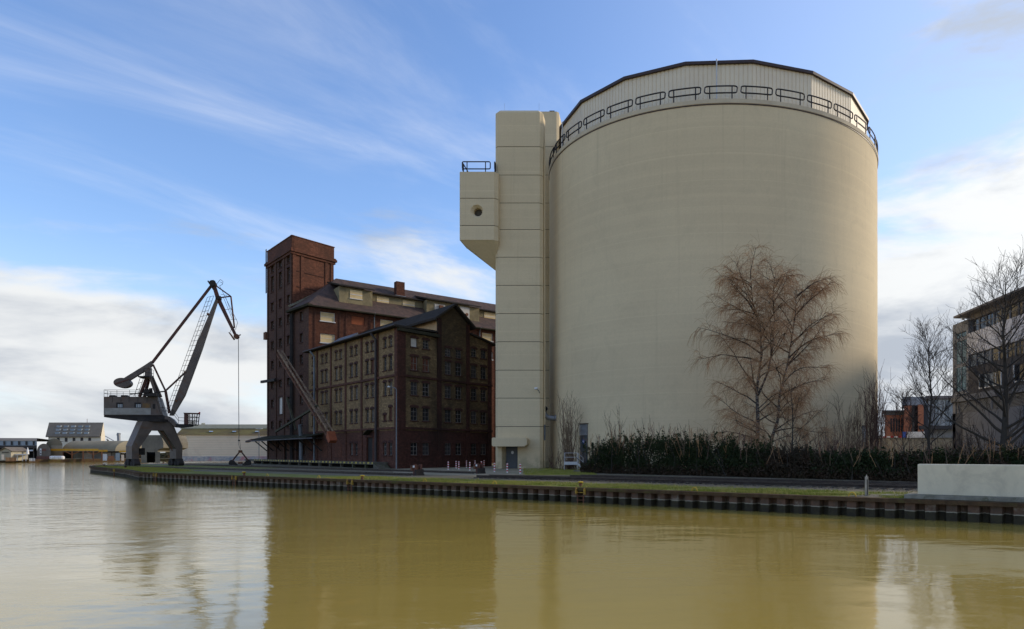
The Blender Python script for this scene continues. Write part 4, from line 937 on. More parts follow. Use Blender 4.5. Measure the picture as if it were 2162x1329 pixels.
# inclined loading conveyor leaning on the tower
cv = thing('loading_conveyor', 'rusty lattice conveyor boom leaning down diagonally from the red tower', 'conveyor', tuple(WLf.p(LW-15.5, 4.2, 2.5)))
c0, c1 = WLf.p(LW-15.5, 4.6, 2.5), WLf.p(LW-37.1, 18.3, 2.5); ax = (c1-c0); cl_ = ax.length; ax.normalize(); sd = WLf.n; upv = ax.cross(sd).normalized()
if upv.z < 0: upv = -upv
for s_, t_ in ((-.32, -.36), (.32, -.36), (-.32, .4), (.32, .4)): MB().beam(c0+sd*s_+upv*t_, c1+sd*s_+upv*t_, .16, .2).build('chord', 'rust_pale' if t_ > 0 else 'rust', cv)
nb = 17
for i in range(nb):
    a = c0+ax*cl_*i/nb; b = c0+ax*cl_*(i+1)/nb; m = MB()
    for s_ in (-.32, .32): m.beam(a+sd*s_-upv*.36, b+sd*s_+upv*.4, .08); m.beam(b+sd*s_-upv*.36, b+sd*s_+upv*.4, .07)
    m.build('brace', 'rust', cv)
    if rnd.random() < .4:
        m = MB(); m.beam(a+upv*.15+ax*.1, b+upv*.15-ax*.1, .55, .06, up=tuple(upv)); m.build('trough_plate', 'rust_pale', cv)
m = MB(); m.prism([c0+sd*.5-upv*.5, c0+sd*.5+upv*.5, c0-ax*1.4+sd*.5+upv*.1-V((0, 0, .2)), c0-ax*1.2+sd*.5-upv*.7], tuple(-sd*1.0)); m.build('chute', 'orange_board', cv)
pr = thing('prop_poles', 'mossy wooden prop poles bracing the conveyor above the canopy', 'props', tuple(WLf.p(-12, 5, 1.5)))
MB().beam(WLf.p(LW-40.0, 5.5, 2.2), WLf.p(LW-21.2, 8.9, 2.2), .3).build('pole', 'mossy_timber', pr)
MB().beam(WLf.p(LW-37.0, 11.0, 1.4), WLf.p(LW-31.5, 5.6, 1.8), .26).build('pole', 'mossy_timber', pr)
MB().tube([WLf.p(LW-31, .9, 1.2), WLf.p(LW-31, 4.2, 1.2), WLf.p(LW-30.6, 6.4, 1.5)], .28, 10).build('spout', 'zinc', pr)

# lamp post at the corner
lp = gp(837, 990.5); t = thing('street_lamp', 'thin street lamp at the corner of the tan brick warehouse', 'street lamp', tuple(lp))
zt = EYE+(HY-823)/FPX*lp.y
MB().tube([(lp.x, lp.y, 0), (lp.x, lp.y, zt), (lp.x-.15, lp.y, zt+.2), (lp.x-.8, lp.y, zt+.35)], [.09, .06, .05, .05], 8).build('pole', 'zinc', t)
MB().lathe([(.02, -.12), (.16, -.1), (.2, 0), (.12, .1), (.02, .12)], 10, (lp.x-.95, lp.y, zt+.35)).build('lamp_head', 'white_sheet', t, smooth=True)

# ================================================================== HARBOUR CRANE
cr = thing('harbour_crane', 'grey portal harbour crane with luffing jib standing on the quay tip', 'crane', (-73, 98, 0))
u_ = V((-.838, .545, 0)); v_ = V((.545, .838, 0)); L0 = V((-73.1, 96.0, 0)); GA = 5.6; FW = 1.3
def pq(a, b, z): q = L0+u_*a+v_*b; return V((q.x, q.y, z))       # a along the rails, b across
PZ = EYE+(HY-891)/FPX*98; PB = EYE+(HY-909)/FPX*98; KZ = EYE+(HY-948)/FPX*97; FZ = 1.1
def leg(b, sgn):
    bi = b+sgn*.42; bo = b-sgn*.42; tb = GA/2-sgn*1.9*1.0; ti = GA/2-sgn*.75
    m = MB()
    prof = [(bo, FZ), (bi, FZ), (bi, KZ), (ti, PB), (ti, PZ), (tb, PZ), (bo-sgn*.02, KZ+.4)]
    m.prism([pq(-.35, q[0], q[1]) for q in prof], tuple(u_*(FW+.80)))
    return m
for b, s_ in ((0, 1), (GA, -1)):
    leg(b, s_).build('portal_leg', 'crane_paint', cr)
m = MB(); m.prism([pq(-.355, q[0], q[1]) for q in ((GA/2-1.95, PZ), (GA/2-1.75, PB-.02), (GA/2+1.75, PB-.02), (GA/2+1.95, PZ))], tuple(u_*(FW+.81))); m.build('portal_beam', 'crane_paint', cr)
for b in (0, GA):
    for a in (-.3, FW+.4):
        m = MB(); m.hexa([pq(a-.75, b-.32, .35), pq(a+.75, b-.32, .35), pq(a+.75, b+.32, .35), pq(a-.75, b+.32, .35)], [pq(a-.5, b-.32, FZ+.02), pq(a+.5, b-.32, FZ+.02), pq(a+.5, b+.32, FZ+.02), pq(a-.5, b+.32, FZ+.02)]); g = m.build('bogie', 'crane_dark', cr)
        for da in (-.42, .42): c = pq(a+da, b, .40); MB().tube([c-v_*.38, c+v_*.38], .36, 14).build('wheel', 'crane_dark', g)
m = MB(); m.box(pq(-.5, 0, 0).x-1.6, pq(-.5, 0, 0).y+1.4, KZ-.9, pq(-.5, 0, 0).x-.5, pq(-.5, 0, 0).y+2.4, KZ+.1); m.build('cable_drum_box', 'crane_dark', cr)
MB().tube([pq(.2, 3.4, PB), pq(.2, 4.4, PB-1.6), pq(.2, 4.9, PB-3)], .08, 6).build('cable_tube', 'rust', cr)
CF, CE = V((.906, .423, 0)), V((-.423, .906, 0))           # along the jib, across the machine house
def cp(x, y, dy=0.):
    r_ = (x-CX)/FPX; t_ = (98.8*r_+73)/(.906-.423*r_); Y_ = 98.8+.423*t_
    return V((r_*Y_, Y_, EYE+(HY-y)/FPX*Y_))+CE*dy
HD = 1.9                                                   # half depth of the machine house
def slabp(m, pts, d0, d1): return m.prism([cp(x, y, d0) for x, y in pts], tuple(CE*(d1-d0)))
MB().tube([tuple(cp(325, 891.5)), tuple(cp(325, 886))], 2.0, 24).build('slewing_ring', 'crane_dark', cr)
DD0, DD1 = 0., 3.4
m = slabp(MB(), [(219, 838), (332, 838), (344, 877), (219, 877)], DD0, DD1); mh = m.build('machine_house', 'crane_paint', cr)
m = slabp(MB(), [(220.5, 862), (318.5, 862), (318.5, 876), (220.5, 876)], DD0-.04, DD0-.002); m.build('pale_stripe', 'crane_stripe', mh)
m = slabp(MB(), [(301, 852), (318, 852), (318, 861.9), (301, 861.9)], DD0-.06, DD0-.002); m.build('rusty_panel', 'rust_panel', mh)
for x0, x1 in ((245.5, 260), (284, 298)):
    w = slabp(MB(), [(x0, 850.5), (x1, 850.5), (x1, 861.5), (x0, 861.5)], DD0-.05, DD0-.003).build('window', 'crane_dark', mh)
    for i in range(3):
        xa = x0+3.5+i*3.6; slabp(MB(), [(xa, 853.8), (xa+2.6, 853.8), (xa+2.6, 860.8), (xa, 860.8)], DD0-.07, DD0-.052).build('pane', 'pale_pane', w)
slabp(MB(), [(322.5, 853.5), (328, 853.5), (328, 863.5), (322.5, 863.5)], DD0-.05, DD0-.003).build('window', 'crane_dark', mh)
for x in (237, 255, 272, 291, 310): slabp(MB(), [(x, 838), (x+.6, 838), (x+.6, 850), (x, 850)], DD0-.03, DD0-.002).build('panel_rib', 'crane_dark', mh)
slabp(MB(), [(219, 877.1), (345, 877.1), (353, 880), (355, 889), (298, 890), (219, 881)], DD0+.1, DD1-.1).build('turntable_frame', 'crane_dark', cr)
slabp(MB(), [(228, 834.5), (240, 834.5), (242, 838), (227, 838)], DD0+.6, DD0+1.8).build('roof_hatch', 'crane_dark', mh); slabp(MB(), [(253, 834.5), (266, 834.5), (268, 838), (252, 838)], DD0+.6, DD0+1.8).build('roof_hatch', 'crane_dark', mh)
def railing(pts, h, name='railing', parent=cr, r=.03, rows=(1., .5), post=1.3):
    m = MB(); P = [V(p) for p in pts]
    for f in rows: m.tube([tuple(p+V((0, 0, h*f))) for p in P], r, 5)
    for a, b in zip(P, P[1:]):
        n = max(1, int((b-a).length/post))
        for i in range(n+1): q = a+(b-a)*i/n; m.tube([tuple(q), tuple(q+V((0, 0, h)))], r, 4)
    m.build(name, 'crane_dark', parent, uv=False)
railing([cp(300, 838, .05), cp(219.5, 838, .05), cp(219.5, 838, 3.3), cp(300, 838, 3.3)], 1.0)
# mast
for d in (-1.2, 1.2):
    MB().beam(cp(294, 838, d*1.1+1.5), cp(312, 793, d*.5+.5), .34, .3).build('mast_leg', 'crane_rust', cr); MB().beam(cp(330, 836, d*1.1+1.5), cp(316, 793, d*.5+.5), .34, .3).build('mast_leg', 'crane_paint', cr)
slabp(MB(), [(308, 800), (319, 800), (318, 776), (309, 778)], -.8, .8).build('mast_head', 'crane_paint', cr)
slabp(MB(), [(296, 796), (319, 796), (319, 798.5), (296, 798.5)], -1.3, 1.3).build('mast_platform', 'crane_dark', cr)
railing([cp(308, 796, -1.25), cp(320, 796, -1.25), cp(320, 796, 1.25)], 1.1)
def ladder(a, b, w, name='ladder', off=(0, 1, 0), rung=.5, r=.03, rows=1):
    a, b, o = V(a), V(b), V(off).normalized()*w; m = MB(); m.tube([a, b], r, 4); m.tube([a+o, b+o], r, 4); n = int((b-a).length/rung)
    for i in range(1, n): q = a+(b-a)*i/n; m.tube([q, q+o], r*.8, 4)
    m.build(name, 'crane_dark', cr, uv=False)
ladder(cp(285, 838, -.6), cp(299, 797, -.6), .6, rung=.9, off=(.9, 0, .3), r=.04)
# counterweight lever
MB().prism([cp(x, y, -.35) for x, y in ((320, 763), (323, 772), (312, 781), (263, 811), (258, 802), (305, 773))], tuple(CE*.7)).build('lever_beam', 'crane_paint', cr)
c = cp(260.5, 809.5); o = MB().prism([c+CF*(1.0*math.cos(t))-CE*.8+V((0, 0, .72*math.sin(t))) for t in [2*math.pi*i/24 for i in range(24)]], tuple(CE*1.6)).build('counterweight', 'crane_paint', cr)
MB().beam(c-CF*.85-CE*.82+V((0, 0, -.25)), c+CF*.8-CE*.82+V((0, 0, .5)), .05, .2).build('rib', 'crane_rust', o)
# rods and jib
MB().beam(cp(321, 767), cp(446, 604), .36, .32).build('back_tie', 'crane_rust', cr)
MB().beam(cp(323, 770), cp(349.5, 826), .22).build('luffing_rod', 'crane_rust', cr); MB().beam(cp(349, 826), cp(391, 787), .22).build('luffing_rod', 'crane_rust', cr)
MB().beam(cp(349.5, 826), cp(358, 873), .26).build('luffing_rod', 'crane_rust', cr); MB().beam(cp(328, 829), cp(349.5, 826.5), .18).build('luffing_rod', 'crane_dark', cr)
jb = MB().prism([cp(x, y, -.4) for x, y in ((358.5, 878), (366, 878), (391, 836), (405, 799), (427, 739), (461, 634), (456.5, 631), (412, 735.5), (387, 799), (372, 838))], tuple(CE*.8)).build('jib', 'crane_paint', cr)
for x, y in ((439, 664), (373, 847), (391, 786)): slabp(MB(), [(x-1.5, y-1.5), (x+2.5, y-1.5), (x+2.5, y+2), (x-1.5, y+2)], -.5, .5).build('lug', 'rust', jb)
lad = [(cp(352, 868, -.3), cp(438.5, 629, -.3)), (cp(358, 866, -.3), cp(445, 627, -.3)), (cp(364, 868, -.3), cp(452, 626, -.3))]
m = MB()
for a, b in lad: m.tube([a, b], .035, 4)
for i in range(24): m.tube([lad[0][0].lerp(lad[0][1], i/23), lad[2][0].lerp(lad[2][1], i/23)], .028, 4)
m.build('jib_ladder', 'crane_dark', cr, uv=False)
# head lever
hl = MB().prism([cp(x, y, -.22) for x, y in ((446, 597), (453, 594.5), (464, 628), (500, 707), (495, 710), (456, 632))], tuple(CE*.44)).build('head_lever', 'crane_rust', cr)
MB().tube([cp(450, 600, -.7), cp(450, 600, .7)], .45, 16).build('head_pulley', 'crane_dark', hl)
slabp(MB(), [(439, 596), (441, 594), (452, 611), (450, 613)], -.6, .6).build('head_bracket', 'crane_dark', hl)
slabp(MB(), [(456, 627), (467, 627), (467, 633), (456, 633)], -.6, .6).build('pivot', 'crane_dark', hl)
for a, b in (((455, 603), (487, 626)), ((464, 629), (487, 626)), ((487.5, 626), (495, 693))):
    MB().beam(cp(*a), cp(*b), .15, .18).build('head_stay', 'crane_rust', hl)
m = MB()
for a, b in (((463, 603), (501, 680)), ((470, 625), (489, 672)), ((476, 628), (493, 676)), ((501, 680), (496, 696)), ((457, 598), (464, 589)), ((464, 589), (470, 593)), ((470, 593), (469, 599)), ((469, 599), (462, 603)), ((464, 594), (469, 597)), ((440, 597), (449, 590)), ((449, 590), (454, 593)), ((474, 653), (489, 651)), ((486, 674), (499, 673)), ((465, 620), (478, 623)), ((485, 700), (488, 693))):
    m.tube([cp(*a, .5), cp(*b, .5)], .03, 4)
m.build('head_walkway', 'crane_dark', hl, uv=False)
slabp(MB(), [(483, 703), (486, 703), (496, 716), (493, 718)], -.5, .5).build('tip_guard', 'rust', hl)
c = cp(499.5, 711); MB().tube([c-CE*.35, c+CE*.35], .38, 16).build('tip_pulley', 'rust', hl)
MB().beam(cp(497, 712), cp(508.5, 707), .3, .12).build('tip_arm', 'rust', hl)
for d in (-.12, .12): MB().tube([cp(503.3, 711, d), cp(504.5, 929, d)], .03, 5).build('hoist_rope', 'rope', cr)
slabp(MB(), [(502.8, 929), (506.6, 929), (506.6, 932), (502.8, 932)], -.2, .2).build('rope_block', 'crane_dark', cr)
m = MB(); m.tube([cp(503.3, 932), cp(504.2, 940), cp(507.5, 950)], .025, 4); m.tube([cp(506, 932), cp(507.3, 940), cp(507.8, 950)], .025, 4); m.build('hoist_rope', 'rope', cr)
# driver's cab on its arm
slabp(MB(), [(350, 879), (358, 880), (367, 886), (376, 897), (378, 903), (371, 903), (361, 891), (350, 889)], -.7, .7).build('cab_arm', 'crane_paint', cr)
slabp(MB(), [(374, 896), (407, 896.5), (406, 901), (380, 904), (374, 903)], -.9, .9).build('cab_platform', 'crane_dark', cr)
cb = slabp(MB(), [(391, 874), (399, 874), (400, 898), (391, 898)], -.9, .9).build('cab', 'crane_rust', cr)
slabp(MB(), [(390, 872.5), (420.5, 873), (420.5, 875), (390, 874)], -1.0, 1.0).build('cab_roof', 'crane_rust', cb)
for a, b in (((418.8, 875), (416, 898)), ((408.5, 875), (408.5, 898)), ((399, 881.5), (418, 881.5)), ((399, 889.2), (417, 889.2)), ((399.5, 898), (416, 898.4))):
    for d in (-.9, .9): MB().beam(cp(*a, d), cp(*b, d), .09).build('mullion', 'crane_dark', cb)
slabp(MB(), [(399, 891), (411, 891), (411, 898), (399.5, 898)], -.5, .5).build('control_desk', 'crane_dark', cb)
slabp(MB(), [(399.3, 875.3), (418.6, 875.3), (416.2, 897.6), (400, 897.6)], .86, .88).build('pane', 'clear_glass', cb); slabp(MB(), [(399.3, 875.3), (418.6, 875.3), (416.2, 897.6), (400, 897.6)], -.88, -.86).build('pane', 'clear_glass', cb)
MB().beam(cp(419, 874), cp(422.5, 871), .2).build('lamp', 'red_paint', cb)
railing([cp(366, 879, -.8), cp(379, 896, -.8), cp(391, 897, -.8)], 1.0); railing([cp(346, 876, -1.2), cp(358, 877, -1.2)], 1.0)
ladder(cp(343, 876, -1.2), cp(332, 838, -1.2), .6, off=(1, 0, .3), rung=.7)
slabp(MB(), [(300, 834.5), (333, 830), (333, 838), (312, 838)], -1, 1).build('winch_frame', 'crane_dark', cr)
c = cp(312, 827); MB().tube([c-CE*.8, c+CE*.8], .38, 14).build('winch_drum', 'crane_dark', cr)
MB().beam(cp(278, 833.5, -.8), cp(317, 829, -.8), .15).build('winch_bar', 'crane_dark', cr); MB().beam(cp(318, 820), cp(320, 834), .3).build('winch_post', 'crane_dark', cr)

# grab hanging from the crane
gb = thing('clamshell_grab', 'dark clamshell grab hanging on the crane rope just above the ground', 'grab', tuple(cp(507, 984)))
slabp(MB(), [(504, 951), (511, 951), (512, 956.5), (503.5, 956.5)], -.35, .35).build('head', 'rust', gb)
for d in (-.45, .45):
    MB().beam(cp(504.5, 956, d*.6), cp(491, 973, d), .13).build('arm', 'crane_rust', gb); MB().beam(cp(511, 956, d*.6), cp(524, 973, d), .13).build('arm', 'crane_rust', gb)
for sg in (-1, 1):
    c = cp(507, 979.5); m = MB(); out = []; inn_ = []
    for i in range(9):
        t = math.pi*(-.02+.56*i/8)+math.pi/2*0; ang = math.pi*.5+t*.0
    P = [(-1.42, .42), (-1.18, .62), (-.85, .48), (-.42, -.05), (-.30, -.22), (-.95, -.28), (-1.40, -.22), (-1.50, .05)]
    m.prism([c+CF*(-x if sg > 0 else x)-CE*.5+V((0, 0, z)) for x, z in P], tuple(CE*1.)); m.build('bucket', 'crane_dark', gb)
slabp(MB(), [(503, 976), (512, 976), (512, 980), (503, 980)], -.4, .4).build('lower_block', 'rust', gb)

# ================================================================== SMALL THINGS ON THE QUAY
post_me = MB().lathe([(.078, 0), (.078, .95)], 12).mesh('post', 'white_paint', smooth=True); cap_me = MB().lathe([(.083, .95), (.06, .985), (.0, .99)], 12).mesh('cap', 'red_paint')
band_me = [MB().lathe([(.078, a), (.084, a+.004), (.084, a+.136), (.078, a+.14)], 12).mesh('red_band', 'red_paint') for a in (.14, .42, .70)]
bl = [(946.5, 992.2, 'leftmost red and white striped bollard before the sooty gable front'), (963, 989.6, 'second red and white striped bollard from the left before the sooty gable'), (968.8, 991.4, 'third red and white striped bollard from the left, close beside the second'),
      (985, 987.9, 'fourth red and white striped bollard from the left, in the far row'), (992, 994, 'fifth red and white striped bollard from the left, nearest of the gable group'), (1003, 987.8, 'sixth red and white striped bollard from the left, tallest in view of the far row'),
      (1016.5, 991, 'red and white striped bollard partly behind the right rusty buffer stop'), (1022, 987, 'red and white striped bollard just right of the rusty buffer stop'),
      (1044, 997, 'red and white striped bollard at the left edge of the concrete tower'), (1071, 998.7, 'red and white striped bollard right before the dark tower door'), (1098.5, 1000.6, 'rightmost red and white striped bollard, right of the tower door')]
for x, y, lab in bl:
    t = thing('striped_bollard', lab, 'bollard', tuple(gp(x, y)), 'red and white striped bollards')
    kid('post', post_me, t); kid('cap', cap_me, t)
    for me_ in band_me: kid('red_band', me_, t)
# mooring bollards
mo_b = MB().lathe([(.12, 0), (.10, .05), (.09, .20), (.11, .25)], 16).mesh('shaft', 'rust', smooth=True)
mo_t = MB().lathe([(.11, .25), (.16, .27), (.17, .32), (.12, .345), (.0, .35)], 16).mesh('head', 'yellow_paint'); mo_d = MB().lathe([(.11, .25), (.16, .27), (.17, .32), (.12, .345), (.0, .35)], 16).mesh('head', 'crane_dark')
def quay_at(x, off=.55):      # point behind the quay edge in the direction of a photograph column
    best = None; r_ = (x-CX)/FPX
    for a, b in zip(EDGE, EDGE[1:]):
        for i in range(60):
            p = V(a).lerp(V(b), i/60); e = abs(p.x/p.y-r_)
            if best is None or e < best[0]: d = (V(b)-V(a)).normalized(); best = (e, p+V((d.y, -d.x))*off, d)
    return V((best[1].x, best[1].y, 0)), best[2]
for x, top, lab in ((744.5, mo_t, 'yellow topped mooring bollard left of the nearer buffer stop'), (1205, mo_t, 'yellow topped mooring bollard in the grass before the silo'), (493, mo_t, 'yellow topped mooring bollard below the hanging grab'),
                    (332, mo_d, 'dark mooring bollard at the quay edge below the crane legs'), (240, mo_d, 'dark mooring bollard on the grass left of the crane legs'), (197, mo_d, 'dark mooring bollard nearest the quay tip')):
    p, d = quay_at(x, .9 if top is mo_t else 1.2); t = thing('mooring_bollard', lab, 'bollard', tuple(p), 'mooring bollards along the quay'); kid('shaft', mo_b, t); kid('head', top, t)
t = thing('mooring_bollard', 'dark mooring bollard standing at the far edge of the quay tip', 'bollard', (-86.6, 112.5, 0), 'mooring bollards along the quay'); kid('shaft', mo_b, t); kid('head', mo_d, t)
# ladders let into the quay wall
for x, lab in ((1231, 'yellow quay ladder in the sheet piles below the silo'), (745, 'yellow quay ladder below the left yellow bollard'), (500, 'yellow quay ladder below the hanging grab'), (331, 'yellow quay ladder below the crane legs'), (244, 'worn yellow quay ladder nearest the quay tip')):
    p, d = quay_at(x, -.16); d = V((d.x, d.y, 0)); t = thing('quay_ladder', lab, 'ladder', tuple(p), 'yellow quay ladders')
    for s_ in (-.30, .30): MB().beam(p+d*s_+V((0, 0, -.36)), p+d*s_+V((0, 0, .03)), .13, .08, up=tuple(d)).build('stile_top', 'yellow_worn', t); MB().beam(p+d*s_*.7+V((0, 0, -1.2)), p+d*s_*.7+V((0, 0, -.42)), .06).build('stile', 'rust', t)
    for i in range(4): MB().tube([p+d*.3+V((0, 0, -.9+.22*i)), p-d*.3+V((0, 0, -.9+.22*i))], .022, 5).build('rung', 'rust' if i < 3 else 'yellow_worn', t)
# yellow hoops
for x, off, lab in ((880, .55, 'yellow steel hoop at the quay edge near the buffer stop'), (1031, .55, 'yellow steel hoop in the grass before the concrete tower'), (1461, .5, 'yellow steel hoop at the quay edge before the birch'), (1801, .5, 'yellow steel hoop beside the steel light post'),
                    (551, .6, 'small yellow hoop at the quay edge below the red tower'), (657, .6, 'small yellow hoop at the quay edge below the conveyor')):
    p, d = quay_at(x, off); d = V((d.x, d.y, 0)); r_ = .165
    tag(MB().tube([p+d*(r_*math.cos(t))+V((0, 0, .02+.20*math.sin(t))) for t in [math.pi*i/14 for i in range(15)]], .025, 8).build('mooring_hoop', 'yellow_paint', smooth=True), lab, 'hoop', 'yellow hoops at the quay edge')
# stainless light post
p, d = quay_at(1810, 1.6); t = thing('light_post', 'slim stainless steel light post on the grass left of the concrete wall', 'light post', tuple(p))
MB().lathe([(.085, 0), (.085, .93), (.0, .93)], 14, p).build('post', 'steel_post', t); MB().lathe([(.05, .0), (.03, .01), (.03, .08), (.0, .09)], 10, p+V((0, 0, .93))).build('tip', 'steel_post', t); MB().box(p.x-.02, p.y-.089, .08, p.x+.025, p.y-.080, .80).build('slot', 'crane_dark', t)
p, d = quay_at(1868, 2.2); tag(MB().lathe([(.62, 0), (.62, .07), (.54, .085), (0, .085)], 20, p).build('manhole_cover', 'slab_concrete'), 'round concrete manhole slab in the grass beside the light post', 'manhole')
# concrete wall at the right
p, d = quay_at(1931, 1.15); d3 = V((-d.x, -d.y, 0)); n3 = V((d.y, -d.x, 0)); cwll = thing('concrete_wall', 'pale smooth concrete wall block on a slab at the right quay edge', 'wall', tuple(p))
q = lambda u, w, z: tuple(p+d3*u+n3*w+V((0, 0, z)))
m = MB(); Lc = 13; m.hexa([q(-.45, -.75, .04), q(Lc, -.75, .04), q(Lc, 1.3, .04), q(-.45, 1.3, .04)], [q(-.45, -.72, .20), q(Lc, -.72, .20), q(Lc, 1.3, .20), q(-.45, 1.3, .20)]); m.build('base_slab', 'slab_concrete', cwll)
m = MB(); m.hexa([q(0, 0, .203), q(Lc, 0, .203), q(Lc, .45, .203), q(0, .45, .203)], [q(0, 0, 1.53), q(Lc, 0, 1.53), q(Lc, .45, 1.53), q(0, .45, 1.53)])
m.hexa([q(0, 0, 1.531), q(Lc, 0, 1.531), q(Lc, .45, 1.531), q(0, .45, 1.531)], [q(.03, .03, 1.56), q(Lc, .03, 1.56), q(Lc, .42, 1.56), q(.03, .42, 1.56)]); m.build('wall_block', 'wall_concrete', cwll)
gravel = MB(); gravel.face(q(-3.2, -.2, .009), q(-.4, -.6, .009), q(-.4, 1.8, .009), q(-2.6, 1.9, .009)); struct(gravel.build('gravel_patch', 'ballast'))

# ================================================================== OFFICE BUILDING AND NEIGHBOURS (right)
of = thing('office_building', 'grey office block with ribbon windows and projecting eave behind the bare trees', 'office building', (43, 80, 0))
WO = Wall((43.0, 91.0), (0, -1)); U0, U1 = 4.3, 34.0
ob = lambda name, u0, u1, z0, z1, o0, o1, mt, par=of: WO.slab(MB(), u0, u1, z0, z1, o0, o1).build(name, mt, par)
# stair end
ob('end_wall', 0, .8, 0, 19.5, -8, 0, 'office_stone'); ob('end_wall', .8, U0, 18.1, 19.5, -8, 0, 'office_stone'); ob('end_wall', U0-.5, U0, 9.8, 18.1, -8, .0, 'office_frame')
for z0, z1 in ((10.3, 13.5), (13.95, 17.0), (17.2, 18.0)):
    g = ob('stair_glazing', .85, U0-.55, z0, z1, -.3, -.12, 'green_pane')
    for u in (.85, 2.3): ob('mullion', u, u+.10, z0, z1, -.12, -.05, 'office_frame', g)
for z in (9.8, 13.5, 17.0): ob('transom', .8, U0-.5, z, z+.45, -.3, -.02, 'office_frame')
# main front, storey by storey
def ribbon(z0, z1, setb, mt='office_pane', step=1.75, u1=U1):
    ob('window_recess', U0+.1, u1, z0, z1, -8, -setb-.1, 'office_dark'); u = U0+.25; i = 0
    while u < u1-.3:
        w = ob('window', u, u+step-.16, z0+.12, z1-.12, -setb-.09, -setb-.03, mt)
        ob('frame', u+step-.16, u+step, z0, z1, -setb-.09, -setb+.08, 'office_frame', w); ob('sash', u, u+step-.16, z0+.95, z0+1.03, -setb-.03, -setb+.03, 'office_frame', w)
        if i % 4 == 2: ob('sash', u+.75, u+.85, z0+.12, z1-.12, -setb-.03, -setb+.03, 'office_frame', w)
        u += step; i += 1
ribbon(17.55, 19.3, .5); ob('fascia', U0, U1, 19.3, 19.9, -8, -.2, 'office_eave')
m = MB(); m.hexa([WO.p(U0-1.6, 19.9, 1.2), WO.p(U1, 19.9, 1.2), WO.p(U1, 19.6, -9), WO.p(U0-1.6, 19.6, -9)], [WO.p(U0-1.6, 20.15, 1.2), WO.p(U1, 20.15, 1.2), WO.p(U1, 20.3, -9), WO.p(U0-1.6, 20.3, -9)]); m.build('roof', 'office_eave', of)
for i in range(8):
    u = U0+i*3.6; ob('facade_panel', u+.01, u+3.58, 14.75, 17.55, -8, .12, 'office_panel')
ribbon(13.1, 14.75, .15)
hol = [(7.3, 12.2, 10.2, 11.9), (15.0, 20.0, 10.2, 12.1), (23, 28, 10.2, 12.1)]
WO.sheet(MB(), U0, U1, 9.6, 13.1, hol, .4).build('brick_wall', 'office_brick', of)
for a, b, c, d_ in hol:
    ob('surround', a-.12, b+.12, c-.14, c, -.3, .12, 'white_frame'); ob('surround', a-.12, a, c, d_, -.3, .12, 'white_frame'); ob('surround', b, b+.12, c, d_, -.3, .12, 'white_frame')
    for i in range(3):
        w = (b-a)/3; g = ob('window', a+i*w+.05, a+(i+1)*w-.05, c+.05, d_-.05, -.3, -.24, 'office_pane'); ob('frame', a+(i+1)*w-.05, a+(i+1)*w+.05, c, d_, -.3, -.18, 'white_frame', g)
ob('stone_band', -.1, U1, 8.85, 9.6, -8, .25, 'office_stone')
ob('louvre_band', 1.2, U1, 7.35, 8.85, -8, -.15, 'office_dark')
for u in (1.2, 9.6, 17.5, 26): ob('pier', u, u+.5, 7.35, 8.85, -.15, .02, 'office_stone')
for i in range(9):
    z = 7.42+i*.155; ob('louvre_blade', 1.75, 17.4, z, z+.05, -.149, -.05, 'grey_metal')
ob('corner_column', -.1, 2.6, 0, 7.35, -8, .0, 'office_dark'); ob('ground_wall', 2.6, 16.5, 0, 7.35, -8, -.06, 'office_stone'); ob('ground_recess', 16.5, U1, 0, 7.35, -8, -.3, 'office_dark')
MB().lathe([(.02, .2), (.2, .1), (.2, -.1), (.02, -.2)], 10, WO.p(U0-.2, 19.6, .6)).build('eave_lamp', 'white_paint', of)

gl = thing('glass_building', 'pale glass fronted building between the orange block and the office', 'building', tuple(at(1990, 955, 125)))
def fbox(m, x0, x1, y0, y1, Y, dep):
    a, b = at(x0, y1, Y), at(x1, y0, Y); k = (x0 if x0 > CX else x1)-CX; k = dep*k/FPX
    return m.hexa([(a.x, Y, a.z), (b.x, Y, a.z), (b.x+k, Y+dep, a.z), (a.x+k, Y+dep, a.z)], [(a.x, Y, b.z), (b.x, Y, b.z), (b.x+k, Y+dep, b.z), (a.x+k, Y+dep, b.z)])
fbox(MB(), 1960, 2030, 842, 980, 125.2, 12).build('wall', 'grey_metal', gl); fbox(MB(), 1955, 2030, 836, 842, 124.6, 13).build('roof', 'office_eave', gl)
for i in range(5):
    g = fbox(MB(), 1974+i*7.4, 1980.6+i*7.4, 845, 900, 125.05, .1).build('pane', 'pale_pane', gl)
    for k in range(1, 4): fbox(MB(), 1974+i*7.4, 1980.6+i*7.4, 845+k*14, 846+k*14, 124.98, .06).build('glazing_bar', 'grey_metal', g)
fbox(MB(), 1940, 2030, 899, 906, 122, 3).build('canopy', 'office_dark', gl)
og = thing('orange_building', 'orange rendered office block with dark glass stair strip in the distance', 'building', tuple(at(1908, 955, 150)))
fbox(MB(), 1868, 1912, 877, 976, 152, 14).build('wall', 'orange_wall', og); fbox(MB(), 1909, 1925, 857, 976, 150, 16).build('wall', 'orange_wall', og); fbox(MB(), 1938, 1950, 855, 976, 150, 16).build('wall', 'orange_wall', og)
fbox(MB(), 1925, 1938, 858, 976, 151, 10).build('stair_glazing', 'office_pane', og); fbox(MB(), 1950, 1975, 858, 976, 151.5, 10).build('wall', 'office_dark', og)
fbox(MB(), 1866, 1912, 868, 876.5, 153, 10).build('roof_storey', 'pale_pane', og); fbox(MB(), 1905, 1985, 838, 856, 153, 12).build('roof_storey', 'grey_metal', og); fbox(MB(), 1862, 1912, 866.5, 868.2, 150.5, 13).build('roof', 'grey_metal', og)
for i in range(5): fbox(MB(), 1880+i*5.6, 1883.4+i*5.6, 884, 912, 151.9, .2).build('window', 'office_pane', og)
